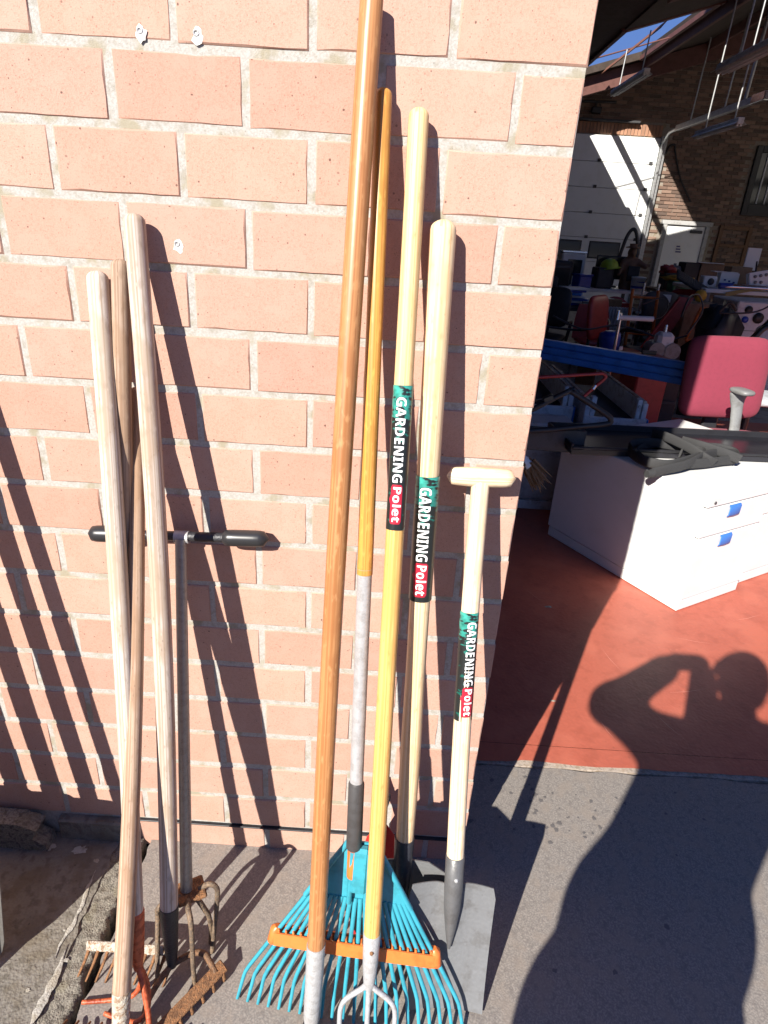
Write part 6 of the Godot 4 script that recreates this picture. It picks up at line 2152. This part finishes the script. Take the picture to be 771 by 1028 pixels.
func build_more_clutter():
	swivel_chair("red swivel chair facing left behind the blue bucket", Vector3(1.86, 0.004, -5.2), 0.9, M.red_paint)
	swivel_chair("black swivel chair beside the low dark table", Vector3(1.30, 0.004, -5.9), -0.4, M.black_matt)
	swivel_chair("black swivel chair between the radiator and the orange frame", Vector3(2.70, 0.004, -6.1), 0.2, M.dark_grey)
	swivel_chair("dark red swivel chair under the cloth table", Vector3(3.35, 0.004, -7.2), 2.6, M.dark_red)
	monitor("black monitor at the left end of the low dark table", Vector3(1.62, 0.701, -7.25), 0.3)
	monitor("black monitor standing left of the paint tub", Vector3(2.84, 0.821, -8.95), -0.2)
	var t: Node3D
	var st: SurfaceTool
	# computer towers and boxes on the floor, between the tables
	for a in [[Vector3(2.42, 0.24, -6.85), Vector3(0.19, 0.46, 0.42), M.pale_steel, "pale computer tower under the low table's right end"], [Vector3(2.95, 0.24, -7.7), Vector3(0.19, 0.46, 0.42), M.black_matt, "black computer tower on the floor under the white-edged table"]]:
		t = block("computer_tower", a[3], "computer", a[0], a[1], a[2], 0.15, 0.008)
		add_box(t, "drive_bay", a[0] + Vector3(0.03, 0.14, 0.215), Vector3(0.15, 0.04, 0.006), M.dark_grey, 0.15, 0.0)
		add_box(t, "power_button", a[0] + Vector3(0.03, 0.02, 0.215), Vector3(0.03, 0.03, 0.008), M.chrome, 0.15, 0.0)
	for a in [[Vector3(2.30, 0.755, -7.0), Vector3(0.22, 0.11, 0.2), M.card_brown, "small brown box on the right end of the low dark table"], [Vector3(2.05, 0.735, -6.95), Vector3(0.18, 0.07, 0.22), M.mid_grey, "flat grey box on the low dark table"], [Vector3(2.50, 0.73, -7.15), Vector3(0.2, 0.06, 0.16), M.red_paint, "flat red box on the low dark table"]]:
		t = block("small_box", a[3], "box", a[0], a[1], a[2], rng.randf_range(-0.4, 0.4), 0.004)
		add_box(t, "label_slip", a[0] + Vector3(0.0, a[1].y * 0.5 + 0.002, 0.0), Vector3(0.08, 0.003, 0.06), M.paper, 0.0, 0.0)
	# two chrome posts and a framed white sheet
	t = thing("display_stand", "chrome two-post stand with a white sheet left of the dark red board", "stand", Vector3(2.55, 0, -6.3))
	bar(t, "post", [Vector3(2.42, 0.01, -6.3), Vector3(2.42, 1.05, -6.3)], 0.014, 0.014, M.chrome, 8)
	bar(t, "post", [Vector3(2.58, 0.01, -6.3), Vector3(2.58, 1.05, -6.3)], 0.014, 0.014, M.chrome, 8)
	add_box(t, "sheet", Vector3(2.68, 0.86, -6.31), Vector3(0.13, 0.17, 0.01), M.paper, 0.0, 0.0)
	add_box(t, "cross_bar", Vector3(2.56, 0.74, -6.3), Vector3(0.34, 0.025, 0.025), M.pale_steel, 0.0, 0.003)
	add_box(t, "foot", Vector3(2.5, 0.02, -6.3), Vector3(0.36, 0.03, 0.3), M.dark_grey, 0.0, 0.004)
	# loose cables
	for c in [[Vector3(1.15, 0.80, -4.9), Vector3(1.45, 0.70, -4.9), Vector3(1.8, 0.74, -5.0), Vector3(2.2, 0.66, -4.9), Vector3(2.4, 0.70, -4.9)], [Vector3(2.05, 0.92, -4.3), Vector3(2.12, 1.06, -4.4), Vector3(2.24, 1.08, -4.5), Vector3(2.30, 0.95, -4.5), Vector3(2.22, 0.76, -4.5)], [Vector3(2.45, 0.95, -4.5), Vector3(2.70, 0.99, -4.4), Vector3(2.95, 1.12, -4.5), Vector3(3.2, 1.22, -4.6)]]:
		t = thing("loose_cable", ["black cable sagging between the red chairs and the grinder", "black cable looped above the bench grinder", "thin black cable running over the black bag to the right"][taken.get("loose_cable", -1) + 1], "cable", c[0], "loose cables in the hall")
		bar(t, "cable", c, 0.008, 0.008, M.black_plastic, 6)
	t = thing("hand_truck", "orange hand truck standing among the swivel chairs", "hand truck", Vector3(2.2, 0, -5.6))
	for x in [2.08, 2.34]: bar(t, "rail", [Vector3(x, 0.02, -5.45), Vector3(x, 0.55, -5.55), Vector3(x + 0.01, 1.02, -5.68)], 0.016, 0.016, M.orange, 8)
	for y in [0.3, 0.6, 0.95]: bar(t, "rung", [Vector3(2.08, y, -5.50 - y * 0.16), Vector3(2.345, y, -5.50 - y * 0.16)], 0.012, 0.012, M.orange, 8)
	add_box(t, "toe_plate", Vector3(2.21, 0.02, -5.38), Vector3(0.34, 0.015, 0.18), M.dark_grey, 0.0, 0.003)
	for x in [2.03, 2.39]:
		st = new_st()
		tube(st, [Vector3(x - 0.02, 0.11, -5.58), Vector3(x + 0.02, 0.11, -5.58)], [0.105, 0.105], 18)
		part(t, "wheel", st, M.black_plastic)

func build_litter():
	# pale lichen spots and scraps on the concrete at the lower left
	for p in [[Vector3(-1.035, 0.0112, 0.045), 0.016], [Vector3(-0.958, 0.0112, 0.050), 0.017], [Vector3(-0.905, 0.0112, 0.075), 0.007], [Vector3(-0.868, 0.0112, 0.30), 0.006], [Vector3(-0.915, 0.0112, 0.36), 0.005], [Vector3(-0.90, 0.0112, 0.24), 0.004]]:
		var st := new_st()
		st.set_smooth_group(0)
		var ring := []
		for k in 18: ring.append(p[0] + Vector3(cos(k * TAU / 18), 0, sin(k * TAU / 18) * 0.8) * p[1] * rng.randf_range(0.6, 1.25))
		for k in 18: tri(st, p[0] + Vector3(0, 0.0012, 0), ring[(k + 1) % 18], ring[k])
		structure("lichen_spot", st, M.pale_deposit)
	# scraps of paint and grit on the red floor
	for p in [[Vector3(0.47, 0.0052, -1.22), 0.016], [Vector3(0.36, 0.0052, -0.62), 0.012]]:
		var st := new_st()
		st.set_smooth_group(0)
		var ring := []
		for k in 12: ring.append(p[0] + Vector3(cos(k * TAU / 12), 0, sin(k * TAU / 12) * 0.5) * p[1] * rng.randf_range(0.6, 1.25))
		for k in 12: tri(st, p[0] + Vector3(0, 0.003, 0), ring[(k + 1) % 12], ring[k])
		structure("paint_scrap", st, M.pale_deposit)
	# tar specks worn into the asphalt in front of the doorway
	var ts := new_st()
	ts.set_smooth_group(0)
	var r2 := RandomNumberGenerator.new()
	r2.seed = 91
	for n in 52:
		var c := Vector3(r2.randfn(0.34, 0.14), 0.0010, r2.randfn(-0.17, 0.05)) if n < 46 else Vector3(r2.randf_range(0.02, 1.0), 0.0010, r2.randf_range(-0.25, 0.5))
		if c.z < -0.29 or c.x < 0.02: continue
		var rad := r2.randf_range(0.002, 0.007)
		var ring := []
		for k in 9: ring.append(c + Vector3(cos(k * TAU / 9), 0, sin(k * TAU / 9)) * rad * r2.randf_range(0.5, 1.4))
		for k in 9: tri(ts, c + Vector3(0, 0.0004, 0), ring[(k + 1) % 9], ring[k])
	var sp := structure("tar_specks", ts, mat(Color(0.11, 0.10, 0.098), 0.8))
	sp.set_meta("kind", "stuff")
	# scratches in the floor paint
	for q in [[0.62, -0.95, 0.66, -0.80], [0.78, -0.70, 0.95, -0.74], [0.50, -0.55, 0.53, -0.44], [0.95, -1.05, 1.10, -1.02], [0.40, -1.35, 0.46, -1.25], [1.25, -1.20, 1.42, -1.27], [0.70, -0.60, 0.76, -0.47]]:
		var st := new_st()
		st.set_smooth_group(-1)
		var a := Vector3(q[0], 0.0055, q[1])
		var b := Vector3(q[2], 0.0055, q[3])
		var w := (b - a).cross(Vector3.UP).normalized() * 0.0009
		var m := (a + b) * 0.5 + w * 6.0
		tri(st, a, m - w, m + w)
		tri(st, m + w, m - w, b)
		structure("paint_scratch", st, M.floor_scratch)
